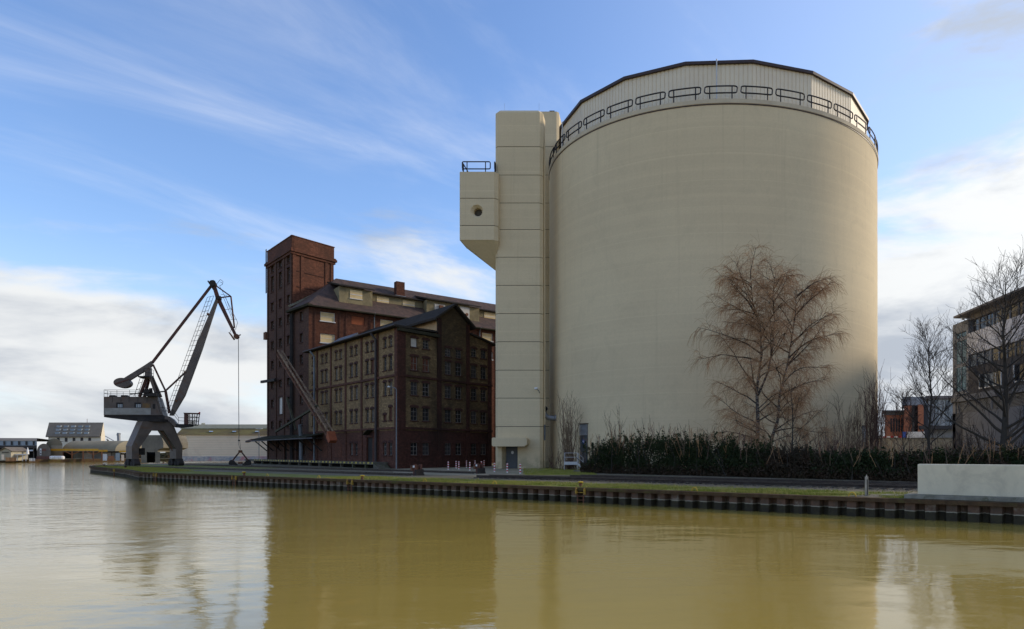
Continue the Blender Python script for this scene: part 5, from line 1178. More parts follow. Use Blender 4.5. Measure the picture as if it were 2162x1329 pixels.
lw = thing('yard_wall', 'low pale rendered yard wall behind the trees at the right', 'wall', tuple(at(1930, 960, 98)))
fbox(MB(), 1830, 2012, 927, 987, 98, .4).build('wall', 'pale_wall', lw)
for i in range(4): fbox(MB(), 1832+i*45, 1876+i*45, 924.5, 926.8, 97.9, .6).build('coping_stone', 'slab_concrete', lw)
ct = tag(fbox(MB(), 1904, 1914, 912, 985, 104, 3).build('skip_container', 'sign_blue'), 'small blue container above the yard wall', 'container')
ct = tag(fbox(MB(), 1915, 1952, 912, 985, 104, 3).build('site_trailer', 'white_sheet'), 'white trailer standing above the yard wall', 'trailer')
bt = thing('barrier', 'red and white barrier board lying along the yard wall', 'barrier', tuple(at(1880, 925, 97)))
for i in range(6): fbox(MB(), 1856+i*8, 1863.9+i*8, 921.4, 924.4, 98.0, .2).build('board', 'red_paint' if i % 2 else 'white_paint', bt)

# ================================================================== FAR BANK (left) AND BEYOND
wh = thing('storehouse', 'long beige storehouse with mossy roof behind the crane grab', 'storehouse', tuple(at(470, 970, 150)))
fbox(MB(), 372, 640, 918.5, 975.5, 150, 20).build('wall', 'store_wall', wh)
fbox(MB(), 372.5, 640, 964, 973.5, 149.9, .09).build('painted_strip', 'graffiti', wh)
m = MB(); a, b = at(370.5, 918.5, 149.6), at(640, 918.5, 149.6); c, d_ = at(640, 905, 155), at(385, 905, 155); m.face(a, b, c, d_); m.face(a, d_, (d_.x, 170, d_.z), (a.x, 170, a.z)); m.build('roof', 'store_roof', wh)
fbox(MB(), 381, 640, 896.5, 906.5, 155.2, 12).build('upper_wall', 'store_top', wh)
for i in range(8): fbox(MB(), 372, 640, 924.5+i*5, 924.9+i*5, 149.93, .06).build('wall_joint', 'store_top', wh)
for x in (446, 495, 543): MB().prism([at(x-4, 912.8, 151.4), at(x+4, 912.8, 151.4), at(x+4, 911, 152.2), at(x-4, 911, 152.2)], (0, -.1, .08)).build('roof_light', 'pale_pane', wh)
fbox(MB(), 425, 433, 893.5, 896.4, 157, 2).build('vent', 'store_top', wh)
hp = thing('concrete_hopper', 'grey concrete loading hopper on legs seen through the crane portal', 'hopper', tuple(at(322, 978, 128)))
m = MB(); m.prism([at(x, y, 128) for x, y in ((304, 919), (340, 919), (345, 934), (345, 946), (333, 950), (333, 954.5), (299, 954.5), (299, 935))], (0, 7, 0)); m.build('bin', 'hopper_concrete', hp)
for x0, x1 in ((298, 310), (328, 338)): fbox(MB(), x0, x1, 954.6, 978.2, 128.1, 3).build('leg', 'hopper_concrete', hp)
fbox(MB(), 310, 327.5, 954.6, 977.5, 131, 3).build('dark_backing', 'opening_shade', hp)  # black sheet between the legs, painted in place of shade
sl2 = gp(547, 962+14, 0); t = thing('double_street_lamp', 'thin double-armed street lamp before the beige storehouse', 'street lamp', (at(547, 0, 146).x, 146, 0))
x = at(547, 0, 146).x; z = at(0, 906, 146).z; MB().tube([(x, 146, 0), (x, 146, z)], .08, 6).build('pole', 'zinc', t)
for s_ in (-1, 1): MB().beam((x, 146, z), (x+s_*.7, 146, z+.05), .25, .12).build('lamp_head', 'white_sheet', t)
# white house with big slate roof
hs = thing('white_house', 'cream house with a big grey slate roof above the far sheds', 'house', tuple(at(160, 940, 262)))
Y = 262; m = MB(); fbox(m, 102, 213, 921, 968, Y, 14); m.build('wall', 'far_cream', hs)
zr0 = at(0, 921.5, Y).z; zr1 = at(0, 892.5, Y+7).z; xa, xb = at(99, 0, Y).x, at(213, 0, Y).x
ya, yb, yc = at(103.5, 0, Y+7).x, at(218.5, 0, Y+7).x, at(222, 0, Y+14).x
m = MB(); m.hexa([(xa, Y-.6, zr0-.4), (xb, Y-.6, zr0-.4), (yb, Y+7, zr1-.4), (ya, Y+7, zr1-.4)], [(xa, Y-.6, zr0), (xb, Y-.6, zr0), (yb, Y+7, zr1), (ya, Y+7, zr1)]); rf_ = m.build('roof', 'far_roof_slate', hs)
m = MB(); m.face((xb, Y, zr0), (yc, Y+14, zr0), (yb, Y+7, zr1)); m.face((xb, Y, 0), (yc, Y+14, 0), (yc, Y+14, zr0), (xb, Y, zr0)); m.build('gable_wall', 'far_cream', hs)
m = MB(); m.face((ya, Y+7, zr1), (yb, Y+7, zr1), (yc, Y+14, zr0), (at(104, 0, Y+14).x, Y+14, zr0)); m.build('roof_rear', 'far_roof_slate', hs)
for j, f in enumerate((.18, .42, .66)):
    for i in range(5):
        x = xa+(ya-xa)*f+(xb-xa)*(.17+.135*i); yy = Y-.6+7.6*f; zz = zr0+(zr1-zr0)*f
        MB().box(x, yy-.15, zz-.1, x+1.6, yy+.5, zz+.62).build('roof_window', 'pale_pane', rf_)
for i in range(5): x = xa+(xb-xa)*(.19+.145*i); MB().box(x, Y-.1, zr0-2.2, x+1.0, Y-.002, zr0-.6).build('window', 'far_dark', hs)
q = at(184, 893, Y+7); MB().tube([q, q+V((0, 0, 1.6))], .08, 5).build('antenna', 'rust', hs)
# sheds
sh = thing('dark_shed', 'long dark open-fronted shed at the far left of the bank', 'shed', tuple(at(50, 972, 200)))
m = MB(); a, b = at(-60, 931, 198), at(78, 931, 198); c, d_ = at(78, 925.5, 204), at(-60, 925, 204); m.face(a, b, c, d_); m.face(d_, c, (c.x, 214, a.z), (d_.x, 214, a.z)); m.build('roof', 'far_shed', sh)
fbox(MB(), -60, 78, 931, 941, 198.2, .5).build('clerestory', 'pale_pane', sh); fbox(MB(), -60, 78, 941, 947, 197.5, 1.2).build('beam', 'far_dark', sh); fbox(MB(), -60, 78, 947, 971, 206, .5).build('dark_backing', 'opening_shade', sh)  # rearmost sheet paints the shed's inner shade in black
fbox(MB(), 18, 70, 950, 953, 197, 1).build('awning', 'white_sheet', sh)
for i in range(9): fbox(MB(), -55+i*15.5, -51.5+i*15.5, 932, 940, 198.0, .15).build('window_bay', 'far_dark', sh)
for x in (-20, 24, 70): fbox(MB(), x, x+2, 947, 972, 198, .4).build('post', 'far_shed', sh)
def barrel(m, x0, x1, yb, yt, Y, dep, n=12):
    a, b = at(x0, yb, Y), at(x1, yb, Y); top = at(0, yt, Y).z; P = []
    for i in range(n+1): t = math.pi*i/n; P.append(((a.x+b.x)/2-(b.x-a.x)/2*math.cos(t), Y, a.z+(top-a.z)*math.sin(t)))
    return m.prism([(a.x, Y, 0)]+P+[(b.x, Y, 0)], ((x1-CX)/FPX*dep, dep, 0))
bh = thing('arched_hall', 'small dark hall with an arched gable and white sign on the far bank', 'hall', tuple(at(92, 972, 196)))
barrel(MB(), 78, 107, 953, 937, 196, 9).build('arched_front', 'far_shed', bh); fbox(MB(), 84, 87.6, 947.5, 961.5, 195.9, .08).build('sign_board', 'white_paint', bh)
fbox(MB(), 77, 108, 964, 972, 195.7, .25).build('brick_base', 'far_brick', bh); fbox(MB(), 89, 97, 948, 952.5, 195.9, .08).build('sign_board', 'far_brick', bh)
fbox(MB(), 84.8, 86.8, 951, 953.5, 195.86, .03).build('sign_mark', 'far_dark', bh); fbox(MB(), 84.8, 86.8, 956, 959.5, 195.86, .03).build('sign_mark', 'far_dark', bh)
b2 = thing('barrel_roof_hall', 'grey hall with a round barrel roof behind the arched hall', 'hall', tuple(at(118, 970, 206)))
barrel(MB(), 97, 132, 941, 926.5, 206, 10).build('barrel_roof', 'far_barrel', b2); fbox(MB(), 107, 132, 941, 949, 205.7, .25).build('fascia', 'pale_wall', b2); fbox(MB(), 106, 134, 954, 971, 207, 1).build('brick_wall', 'far_brick', b2)
lb = thing('long_barrel_shed', 'long olive grey shed with rounded roof end behind the yellow gantry', 'shed', tuple(at(190, 972, 210)))
Yb = 212; m = MB(); x0, x1 = at(131, 0, Yb).x, at(243, 0, Yb).x; zt, zb_ = at(0, 930.5, Yb).z, at(0, 953, Yb).z; P = []
for i in range(9): t = math.pi/2*i/8; P.append((zb_+(zt-zb_)*math.sin(t), Yb+6*(1-math.cos(t))))
for (z0, y0), (z1, y1) in zip(P, P[1:]): m.face((x0, y0, z0), (x1, y0, z0), (x1, y1, z1), (x0, y1, z1))
for (z0, y0), (z1, y1) in zip(P, P[1:]):                                   # rounded end
    e0 = 1.6*math.cos(math.asin((z0-zb_)/(zt-zb_+1e-6))); e1 = 1.6*math.cos(math.asin(min(1, (z1-zb_)/(zt-zb_+1e-6)))); m.face((x1, y0, z0), (x1+e0, y0+2.5, z0), (x1+e1, y1+2.5, z1), (x1, y1, z1)); m.face((x1+e0, y0+2.5, z0), (x1+e0, Yb+12, z0), (x1+e1, Yb+12, z1), (x1+e1, y1+2.5, z1))
m.build('barrel_roof', 'far_barrel', lb)
fbox(MB(), 131, 250, 953.2, 972, 217, 1).build('dark_backing', 'far_dark', lb)
for i in range(5): fbox(MB(), 155+i*20, 174+i*20, 956, 971, 216.5, .4).build('bay_wall', 'pale_pane' if i % 2 == 0 else 'white_sheet', lb)
fbox(MB(), 134, 150, 956, 972, 216.2, .6).build('gate', 'opening_shade', lb)
yg = thing('yellow_gantry', 'long yellow gantry girder on rusty posts before the rounded shed', 'gantry', tuple(at(170, 972, 200)))
fbox(MB(), 107, 208, 948, 952.5, 200, .8).build('girder', 'gantry_yellow', yg); fbox(MB(), 208.2, 227, 950, 954, 200, .8).build('girder', 'gantry_yellow', yg); fbox(MB(), 252, 267, 952, 955.5, 203, .8).build('girder', 'gantry_yellow', yg)
for x in (150.5, 174, 195.5, 213.5): fbox(MB(), x, x+3.4, 953, 973, 200.1, .5).build('post', 'gantry_rust', yg)
for x in (150.5, 195.5):
    MB().beam(at(x-12, 954, 200.3), at(x+1, 960, 200.3), .2).build('brace', 'gantry_rust', yg); MB().beam(at(x+16, 954, 200.3), at(x+3, 960, 200.3), .2).build('brace', 'gantry_rust', yg)
# bits and pieces along the bank
hut = thing('timber_hut', 'small pale timber hut with a pointed gable at the far left edge', 'hut', tuple(at(10, 972, 186)))
m = MB(); m.prism([at(x, y, 186) for x, y in ((-3, 973), (-3, 953), (9, 946), (23, 953), (23, 973))], (0, 5, 0)); m.build('wall', 'pale_wall', hut); fbox(MB(), 3, 9, 960, 971, 185.9, .08).build('door', 'store_wall', hut)
m = MB(); m.prism([at(x, y, 185.6) for x, y in ((-4, 953.5), (9, 945.6), (24.2, 953.5), (24.2, 952.6), (9, 944.4), (-4, 952.6))], (0, 5.6, 0)); m.build('roof', 'far_shed', hut)
for i in range(7):
    x = at(4.5+i*2, 955.5, 185.9); MB().box(x.x, 185.86, x.z-.12, x.x+.17, 185.899, x.z+.12).build('letter_stroke', 'far_dark', hut)
tf = thing('timber_fence', 'orange brown plank fence beside the small timber hut', 'fence', tuple(at(23, 974, 184)))
for i in range(11): fbox(MB(), 12+i*2, 13.8+i*2, 966+(i % 3)*.3, 974.5, 184, .08).build('plank', 'timber', tf)
wp_ = thing('white_shelter', 'white flat-roofed shelter with slim posts near the timber fence', 'shelter', tuple(at(44, 974, 187)))
fbox(MB(), 24, 56, 959, 961.5, 187, 4).build('roof', 'white_sheet', wp_)
for x in (33, 36, 47, 54): fbox(MB(), x, x+1.6, 961.6, 974, 187.2, .25).build('post', 'white_sheet', wp_)
for x, lab in ((38, 'closed white parasol above the white shelter'), (58.5, 'closed white parasol right of the white shelter')):
    p = at(x, 974, 190); t = thing('parasol', lab, 'parasol', (p.x, p.y, 0), 'closed white parasols'); MB().tube([(p.x, p.y, 0), (p.x, p.y, 3.4)], .05, 5).build('pole', 'white_sheet', t); MB().lathe([(.32, 1.5), (.24, 2.4), (.06, 3.4), (0, 3.5)], 8, (p.x, p.y, 0)).build('canopy', 'white_sheet', t)
for i in range(4): x = 62+i*3.2; o = fbox(MB(), x, x+2.4, 968, 974, 188, .4).build('fence_panel', 'white_sheet'); tag(o, ('leftmost', 'second', 'third', 'rightmost')[i]+' white fence panel in the row right of the parasols', 'panel', 'white fence panels on the far bank')
for i in range(6):
    p = at(110+i*4.2, 973, 194); tag(MB().lathe([(.5, 0), (.62, .3), (.6, .75), (.42, .95), (0, 1.0)], 10, (p.x, p.y, 0)).build('bulk_bag', 'white_sheet'), ('leftmost', 'second', 'third', 'fourth', 'fifth', 'rightmost')[i]+' white bulk bag in the row before the far brick wall', 'bag', 'white bulk bags in a row')
hl_ = ['green tinted container right of the gantry posts', 'white stacked crates beneath the gantry end', 'rust brown scrap container beside the white crates', 'pale container behind the crane legs']
for (x0, x1, y0, mt), lab in zip(((244, 253, 957, 'pale_pane'), (217, 226, 959, 'white_sheet'), (228, 241, 963, 'gantry_rust'), (256, 262, 961, 'store_wall')), hl_):
    o = fbox(MB(), x0, x1, y0, 973, 199, 3); o = o.build('container', mt); tag(o, lab, 'container')
for i in range(9): p = at(20+i*29, 972, 183+i*2.2); pass
pc = thing('distant_crane', 'thin distant crane mast rising behind the rounded shed end', 'crane', tuple(at(251, 950, 300)))
m = MB(); m.beam(at(252, 966, 300), at(250.5, 917, 300), .9); m.build('mast', 'grey_metal', pc); MB().beam(at(248.5, 917, 300), at(252.5, 918, 300), 1.2).build('mast_head', 'grey_metal', pc); MB().beam(at(222, 921, 300), at(240, 931, 300), .25).build('stay', 'grey_metal', pc)

# ================================================================== VEGETATION
def leafmesh(name, pts, size, mat, parent=None, r=rnd, aspect=.6):
    n = len(pts); P = np.array(pts, dtype=float); rs = np.random.RandomState(r.randint(0, 10**6))
    a = rs.normal(size=(n, 3)); a /= np.linalg.norm(a, axis=1, keepdims=True); b = rs.normal(size=(n, 3)); b -= a*(a*b).sum(1, keepdims=True); b /= np.linalg.norm(b, axis=1, keepdims=True)
    s = size*(.6+.8*rs.rand(n, 1)); a = a*s; b = b*s*aspect
    vv = np.stack([P-a, P-b*.9, P+a, P+b*.9], 1).reshape(-1, 3)
    if parent: vv = vv-np.array(wloc(parent))
    me = bpy.data.meshes.new(name); me.vertices.add(4*n); me.vertices.foreach_set('co', vv.ravel()); me.loops.add(4*n); me.loops.foreach_set('vertex_index', np.arange(4*n)); me.polygons.add(n); me.polygons.foreach_set('loop_start', np.arange(n)*4); me.polygons.foreach_set('loop_total', np.full(n, 4)); me.update(calc_edges=True); me.materials.append(MATS[mat])
    return link(name, me, parent)
def wander(p, d, length, segs, r, jit, trop=0.):
    pts = [V(p)]; d = V(d).normalized()
    for i in range(segs):
        d = (d+V((r.gauss(0, jit), r.gauss(0, jit), r.gauss(0, jit)))+V((0, 0, trop))).normalized(); pts.append(pts[-1]+d*length/segs)
    return pts
def interp(pts, f):
    k = f*(len(pts)-1); i = min(int(k), len(pts)-2); return pts[i].lerp(pts[i+1], k-i), (pts[i+1]-pts[i]).normalized()
def rdir(axis, ang, r):
    a = axis.normalized(); x = a.orthogonal().normalized(); y = a.cross(x); t = r.uniform(0, 2*math.pi); return a*math.cos(ang)+(x*math.cos(t)+y*math.sin(t))*math.sin(ang)
def taper(n, r0, r1, pw=1.): return [r0+(r1-r0)*(i/(n-1))**pw for i in range(n)]

def birch():
    r = random.Random(21); base = gp(1600, 996); base = V((11.1, 62.0, 0))
    t = thing('birch_tree', 'large bare birch with white trunks and drooping reddish twigs before the silo', 'tree', tuple(base))
    tr = MB(); lb_ = MB(); tw_ = MB()
    s1 = [V((0, 0, 0)), V((-.1, 0, 2.2)), V((0, .05, 5)), V((-.1, .1, 8)), V((.35, .1, 11.2)), V((.2, .1, 14)), V((-.5, .1, 16.2)), V((-.7, .1, 19.0))]
    s2 = [V((.45, .3, 0)), V((1.0, .3, 2.4)), V((1.9, .35, 5.0)), V((2.1, .4, 7.5)), V((2.9, .5, 10.5)), V((3.3, .4, 13.2)), V((3.6, .4, 15.4)), V((3.7, .4, 17.3))]
    s3 = [V((0, .05, 7.4)), V((.9, -.3, 9.6)), V((1.3, -.4, 12)), V((1.5, -.3, 14.5)), V((1.3, -.2, 16.4)), V((1.6, -.2, 18.8))]
    for s, r0 in ((s1, .27), (s2, .21), (s3, .12)):
        P = [base+q for q in s]
        tr.tube(P, taper(len(P), r0, .02, .8), 9, False)
        nb = 34 if s is s1 else (32 if s is s2 else 22)
        for i in range(nb):
            f = (.13 if s is not s3 else .3)+(.85 if s is not s3 else .68)*(i+r.random())/nb; p, d = interp(P, f); h = p.z
            az = r.uniform(0, 2*math.pi)
            if s is not s3 and r.random() < .5: az = (math.pi if s is s1 else 0)+r.gauss(0, .75)        # outwards from the other stem
            el = R(r.uniform(12, 38)+28*f); ln = (6.4*(1-abs(f-.45)*.85))*r.uniform(.55, 1.06)*(.62 if s is s3 else 1)
            if s is s1 and math.cos(az) < -.3 and .25 < f < .6: ln *= 1.28
            b = wander(p, (math.cos(az)*math.cos(el), math.sin(az)*math.cos(el)*.8, math.sin(el)), ln, 8, r, .11, -.055 if f < .7 else -.02)
            rb_ = .020+.011*ln; lb_.tube(b, taper(9, rb_, .012, .8), 5, False)
            ns = int(5+ln*1.9)
            for j in range(ns):
                g = .18+.82*(j+r.random())/ns; q, e = interp(b, g)
                sd_ = wander(q, rdir(e, R(r.uniform(25, 55)), r)+V((0, 0, .25)), r.uniform(.7, 2.0)*(1.15-.5*g), 5, r, .16, -.09)
                lb_.tube(sd_, taper(6, .018, .008), 3, False)
                for k in range(r.randint(9, 12)):
                    w, e2 = interp(sd_, r.uniform(.15, 1.)); tw_.tube(wander(w, rdir(e2, R(r.uniform(20, 60)), r), r.uniform(.5, 1.9), 4, r, .13, -.34), taper(5, .0105, .007), 3, False)
    tr.build('trunk', 'bark_birch', t, smooth=True, uv=False); lb_.build('limbs', 'birch_limb', t, smooth=True, uv=False); struct(tw_.build('crown', 'birch_twig', t, uv=False), 'stuff')
birch()
def upright_tree(label, base, H, r0, spread, seed, nb, bark='bark_dark', twig='twig_dark', fork=.22, el0=42, dens=1., name='bare_tree'):
    r = random.Random(seed); base = V(base); t = thing(name, label, 'tree', tuple(base), 'bare trees'); tr = MB(); tw_ = MB()
    P = [base]+[base+V((r.gauss(0, .10), r.gauss(0, .10), H*k/7)) for k in range(1, 8)]
    tr.tube(P, taper(8, r0, .02, .75), 9, False)
    for i in range(nb):
        f = fork+(.96-fork)*(i+r.random())/nb; p, d = interp(P, f); az = i*2.4+r.gauss(0, .3); el = R(el0+r.gauss(0, 9)+18*f); ln = spread*(1.18-.95*f)*r.uniform(.8, 1.15)
        b = wander(p, (math.cos(az)*math.cos(el), math.sin(az)*math.cos(el), math.sin(el)), ln, 9, r, .075, .045)
        tr.tube(b, taper(10, r0*.40*(1.15-f), .012, .8), 5, False)
        ns = int((3+ln*1.9)*dens)
        for j in range(ns):
            g = .15+.85*(j+r.random())/ns; q, e = interp(b, g); sd_ = wander(q, rdir(e, R(r.uniform(25, 50)), r)+V((0, 0, .3)), r.uniform(.8, 2.2)*(1.1-.4*g)*spread/5, 5, r, .11, .04)
            tr.tube(sd_, taper(6, .017, .008), 3, False)
            for k in range(r.randint(5, 8)):
                w, e2 = interp(sd_, r.uniform(.1, 1.)); tw_.tube(wander(w, rdir(e2, R(r.uniform(20, 55)), r)+V((0, 0, .2)), r.uniform(.3, 1.0), 3, r, .14, .03), taper(4, .010, .007), 3, False)
    tr.build('trunk', bark, t, smooth=True, uv=False); struct(tw_.build('crown', twig, t, uv=False), 'stuff')
upright_tree('slender bare tree with a vase-shaped crown between the silo and the office', (at(1962, 0, 55).x, 55, 0), 11.6, .17, 5.6, 4, 26, el0=42)
upright_tree('tall bare tree with a thick dark trunk before the office front at right', (at(2121, 0, 47).x, 47, 0), 14.6, .34, 6.8, 9, 38, el0=24, fork=.14)
upright_tree('slim young bare tree right of the birch', (at(1673, 0, 60).x, 60, 0), 8.2, .10, 4.0, 13, 18, twig='birch_twig', el0=24)
upright_tree('small bare tree just right of the silo above the yard wall', (at(1905, 0, 56).x, 56, 0), 6.5, .07, 3.2, 17, 14, twig='twig_red', el0=40)
def shoots(label, base, n, H, wid, seed, mat, lean=0., name='bare_shrub', fan=.12, r0=.03, side=5):
    r = random.Random(seed); base = V(base); t = thing(name, label, 'shrub', tuple(base), 'bare twiggy shrubs'); st_ = MB(); tw_ = MB()
    for i in range(n):
        p = base+V((r.gauss(0, wid), r.gauss(0, wid*.6), 0)); h = H*r.uniform(.5, 1.); P = wander(p, (r.gauss(lean, fan), r.gauss(0, fan), 1), h, 9, r, .045, .03); st_.tube(P, taper(10, r0*r.uniform(.7, 1.1), .012), 4, False)
        for j in range(side):
            q, e = interp(P, r.uniform(.25, 1.)); tw_.tube(wander(q, rdir(e, R(r.uniform(12, 40)), r), h*r.uniform(.08, .22), 4, r, .12, .05), taper(5, .016, .010), 3, False)
    struct(st_.build('stems', mat, t, uv=False), 'stuff'); struct(tw_.build('twigs', mat, t, uv=False), 'stuff')
def G(x, Y): q = at(x, 0, Y); return (q.x, Y, 0)
shoots('sheaf of pale upright shoots behind the steel steps on the silo wall', G(1199, 79.0), 50, 8.8, .45, 1, 'twig_pale', -.01, fan=.06, side=7)
shoots('low reddish twigs around the steel steps', G(1203, 78.9), 60, 2.6, .9, 2, 'twig_red', 0, fan=.28, side=5)
shoots('leaning bare shrub above the left end of the hedge', G(1312, 70.5), 16, 7.0, .5, 3, 'twig_pale', -.16, fan=.09, side=9)
shoots('reddish bare shrub at the left end of the hedge', G(1285, 69), 40, 3.6, .9, 5, 'twig_pale', 0, fan=.3, side=6)
shoots('tall bare shrub of thin shoots left of the silo edge', G(1803, 72), 46, 8.6, .75, 6, 'twig_pale', 0, fan=.10, side=8)
shoots('columnar reddish brown shrub at the right edge of the silo', G(1848, 71), 60, 10.2, .38, 7, 'twig_red', 0, fan=.035, side=10, r0=.04)
shoots('thin bare shoots right of the young tree', G(1755, 68), 22, 5.5, .6, 8, 'twig_red', 0, fan=.14, side=7)
shoots('brown thicket at the foot of the big right tree', G(2065, 50), 60, 4.6, 1.4, 10, 'twig_dark', 0, fan=.32, side=8)
shoots('brown thicket at the right edge below the office', G(2140, 49), 50, 4.2, 1.3, 11, 'twig_dark', 0, fan=.35, side=8)
shoots('low thicket below the vase-shaped bare tree', G(1960, 55), 50, 3.2, 1.6, 12, 'twig_dark', 0, fan=.4, side=7)
shoots('red brown thicket right of the birch foot', G(1700, 62), 60, 4.3, 1.6, 14, 'twig_red', .15, fan=.35, side=7)
shoots('bare brambles standing out of the hedge left of the birch', G(1440, 64), 46, 4.8, 2.2, 15, 'birch_twig', .05, fan=.32, side=6)
shoots('bare brambles standing out of the hedge before the birch', G(1540, 61), 40, 4.6, 1.8, 16, 'birch_twig', -.05, fan=.32, side=6)
shoots('bare brambles on top of the hedge near the silo louvre', G(1800, 61), 60, 3.4, 2.2, 18, 'twig_red', 0, fan=.4, side=6)
# evergreen hedge: a run of bushes along the track
def bush(label, c, rx, ry, h, n, seed, mat='leaf_dark', top=.6):
    r = random.Random(seed); rs = np.random.RandomState(seed); c = V(c); t = thing('evergreen_bush', label, 'bush', tuple(c), 'bushes of the hedge along the tracks'); pts = []
    ph = [r.uniform(0, 6.28) for _ in range(6)]; low = []
    while len(pts)+len(low) < n:
        x, y, z = rs.uniform(-1, 1), rs.uniform(-1, 1), rs.uniform(0, 1.1)
        hh = .80+.16*math.sin(3.1*x+ph[0])+.12*math.sin(7.3*x+4*y+ph[1])+.07*math.sin(15*x+9*y+ph[4])
        lump = 1+.22*math.sin(4*x+5*z+ph[3])+.18*math.sin(9*x+7*z+ph[1])+.16*math.sin(8*y+6*z+ph[2])
        q = (abs(x)**2.4+abs(y)**2.0)/lump+(z/hh)**2.6
        if q > 1.0 or q < .34: continue
        if q > .8 and rs.rand() < .45: continue
        (low if z*h < .9*rs.rand()+.25 else pts).append((c.x+x*rx*1.14, c.y-QS*x*rx*1.0+y*ry, .02+z*h))
    for k in range(34):                                          # leafy sprigs breaking the outline
        x, y = r.uniform(-.95, .95), r.uniform(-.6, .5); p = V((c.x+x*rx, c.y-QS*x*rx+y*ry, h*.62)); q = wander(p, (r.gauss(0, .35), r.gauss(0, .3), 1), h*r.uniform(.25, .62), 6, r, .12, 0.)
        for w in range(46):
            f = r.random(); e, _ = interp(q, f); sp = .16*(1-f*.75); pts.append((e.x+r.gauss(0, sp), e.y+r.gauss(0, sp), e.z+r.gauss(0, sp)))
    struct(leafmesh('foliage', pts, .085, mat, t, r), 'stuff'); struct(leafmesh('dead_foliage', low, .09, 'leaf_brown', t, r), 'stuff')
    m = MB()
    for i in range(14): m.tube(wander(c+V((r.uniform(-.7, .7)*rx, r.uniform(-.3, .3)*ry, 0)), (r.gauss(0, .3), r.gauss(0, .3), 1), h*.9, 5, r, .12, 0), taper(6, .05, .015), 4, False)
    struct(m.build('stems', 'bark_dark', t, uv=False), 'stuff')
def hp_(x, dy=0.):                   # centre line of the hedge by photograph column
    r_ = (x-CX)/FPX; Y = (61.2+2.6)/(1+.78*r_); return (r_*Y, Y+dy, 0)
hb = [(1272, 2.0, 1.5, 2.9, 'leaf_dark', 'leftmost low evergreen bush of the hedge beside the silo door'), (1325, 2.3, 1.8, 3.6, 'leaf_dark', 'dense dark evergreen bush below the leaning bare shrub'), (1385, 2.5, 1.9, 3.8, 'leaf_dark', 'tall dark evergreen bush in the left half of the hedge'),
      (1445, 2.5, 1.9, 3.6, 'leaf_dark', 'dark evergreen bush below the brambles left of the birch'), (1510, 2.5, 1.9, 3.3, 'leaf_dark', 'dark evergreen bush just left of the birch trunks'), (1575, 2.5, 1.9, 2.9, 'leaf_dark', 'dark evergreen bush at the foot of the birch'),
      (1640, 2.5, 1.8, 2.5, 'leaf_brown', 'brownish bush just right of the birch trunks'), (1705, 2.5, 1.8, 2.3, 'leaf_brown', 'brownish low bush below the red brown thicket'), (1770, 2.4, 1.8, 2.2, 'leaf_dark', 'low dark bush right of the thin shoots'),
      (1835, 2.4, 1.8, 2.1, 'leaf_dark', 'low dark bush below the columnar shrub'), (1900, 2.4, 1.8, 2.05, 'leaf_dark', 'low dark bush above the left end of the concrete wall'), (1970, 2.4, 1.8, 2.0, 'leaf_brown', 'brownish bush below the vase-shaped tree'),
      (2040, 2.4, 1.8, 2.1, 'leaf_dark', 'low dark bush behind the middle of the concrete wall'), (2110, 2.4, 1.8, 2.15, 'leaf_brown', 'brownish bush at the foot of the thick tree trunk'), (2180, 2.4, 1.8, 2.2, 'leaf_dark', 'dark bush at the right edge behind the concrete wall')]
for i, (x, rx, ry, h, mt, lab) in enumerate(hb): bush(lab, hp_(x), rx, ry, h, 8500, 100+i, mt)
# distant scrub beyond the water
rs = np.random.RandomState(3); pts = []
for i in range(5200):
    x = rs.uniform(225, 372); Y = rs.uniform(228, 245); hgt = 4.5*(.5+.5*math.sin(x*.09)+.4*math.sin(x*.23+1)); pts.append((at(x, 0, Y).x, Y, abs(rs.normal(0, .5))*max(hgt, 1.2)))
struct(leafmesh('distant_scrub', pts, .45, 'leaf_far'), 'stuff')
# grass blades on the strip and in the lawn patches
def blades(name, n, sampler, h, seed, mat='grass_blade'):
    rs = np.random.RandomState(seed); P = np.array([sampler(rs) for _ in range(n)]); a = rs.uniform(0, 2*np.pi, n); w = .012+.012*rs.rand(n); H = h*(.4+.9*rs.rand(n)**1.5); lean = rs.normal(0, .35, (n, 2))*H[:, None]
    v = np.zeros((n, 3, 3)); dx = np.stack([np.cos(a)*w, np.sin(a)*w], 1); v[:, 0, :2] = P-dx; v[:, 1, :2] = P+dx; v[:, 2, :2] = P+lean; v[:, 2, 2] = H; v[:, :2, 2] = .003
    me = bpy.data.meshes.new(name); me.vertices.add(3*n); me.vertices.foreach_set('co', v.ravel()); me.loops.add(3*n); me.loops.foreach_set('vertex_index', np.arange(3*n)); me.polygons.add(n); me.polygons.foreach_set('loop_start', np.arange(n)*3); me.polygons.foreach_set('loop_total', np.full(n, 3)); me.update(calc_edges=True); me.materials.append(MATS[mat])
    return struct(link(name, me), 'stuff')
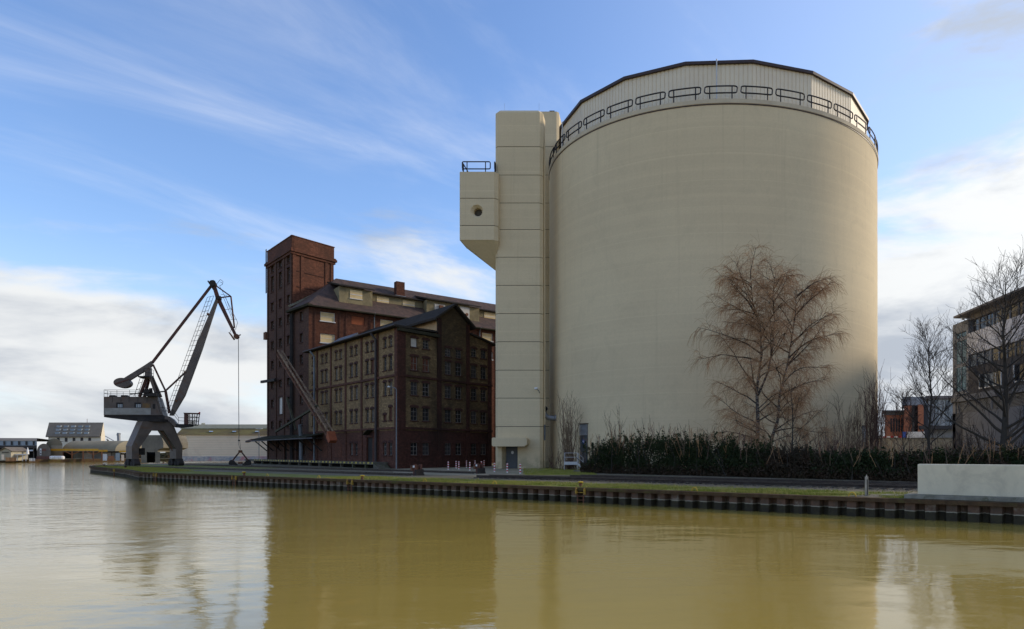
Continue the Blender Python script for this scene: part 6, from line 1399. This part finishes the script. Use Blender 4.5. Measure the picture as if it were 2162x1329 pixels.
def s_strip(rs):
    while True:
        u = rs.uniform(-22, 30); w = .5+abs(rs.normal(0, 2.1))
        k = math.sin(u*.7)+math.sin(u*1.9+w*1.3)+math.sin(w*2.6+u*.31)
        if w < 5.6 and k > -.9+rs.rand()*1.6: p = along(u, w); return (p.x, p.y)
blades('quay_grass', 60000, s_strip, .12, 5)
def s_tip(rs):
    a, b = V((-52, 68.7)), V((-86, 99)); f = rs.rand()
    for s0, s1 in zip(EDGE[5:], EDGE[6:12]): pass
    seg = EDGE[5:11]; k = f*(len(seg)-1); i = min(int(k), len(seg)-2); p = V(seg[i]).lerp(V(seg[i+1]), k-i); d = (V(seg[i+1])-V(seg[i])).normalized(); q = p+V((d.y, -d.x))*rs.uniform(.5, 5); return (q.x, q.y)
blades('tip_grass', 16000, s_tip, .16, 6)
def s_lawn(rs):
    p = gp(rs.uniform(1105, 1255), rs.uniform(989, 1003)); return (p.x, p.y)
blades('lawn_grass', 9000, s_lawn, .14, 8)
# loose stones on the ballast
rs = np.random.RandomState(12); m = MB()
for i in range(5000):
    p = along(rs.uniform(-24, 21), rs.uniform(6.4, 13.4), .01); s_ = rs.uniform(.03, .075); a = rs.uniform(0, 6.28); c_, s2_ = math.cos(a)*s_, math.sin(a)*s_
    i0 = len(m.v); m.v += [(p.x-c_, p.y-s2_, .01), (p.x+s2_, p.y-c_, .01), (p.x+c_, p.y+s2_, .01), (p.x-s2_, p.y+c_, .01), (p.x, p.y, .01+s_*.9)]; m.f += [(i0, i0+1, i0+4), (i0+1, i0+2, i0+4), (i0+2, i0+3, i0+4), (i0+3, i0, i0+4)]
struct(m.build('loose_stones', 'ballast', uv=False), 'stuff')
# bare stems poking out of the hedge top
for i, (x, rx, ry, h, mt, lab) in enumerate(hb):
    if x > 2150: continue
    q = hp_(x+rnd.uniform(-14, 14), rnd.uniform(.2, .9)); q = (q[0], q[1], h*.5); shoots('loose twigs above the '+lab, q, 26, h*.75+.6, rx*.55, 300+i, ('twig_pale', 'birch_twig', 'twig_red')[i % 3], rnd.uniform(-.1, .1), fan=.30, side=6, r0=.022)
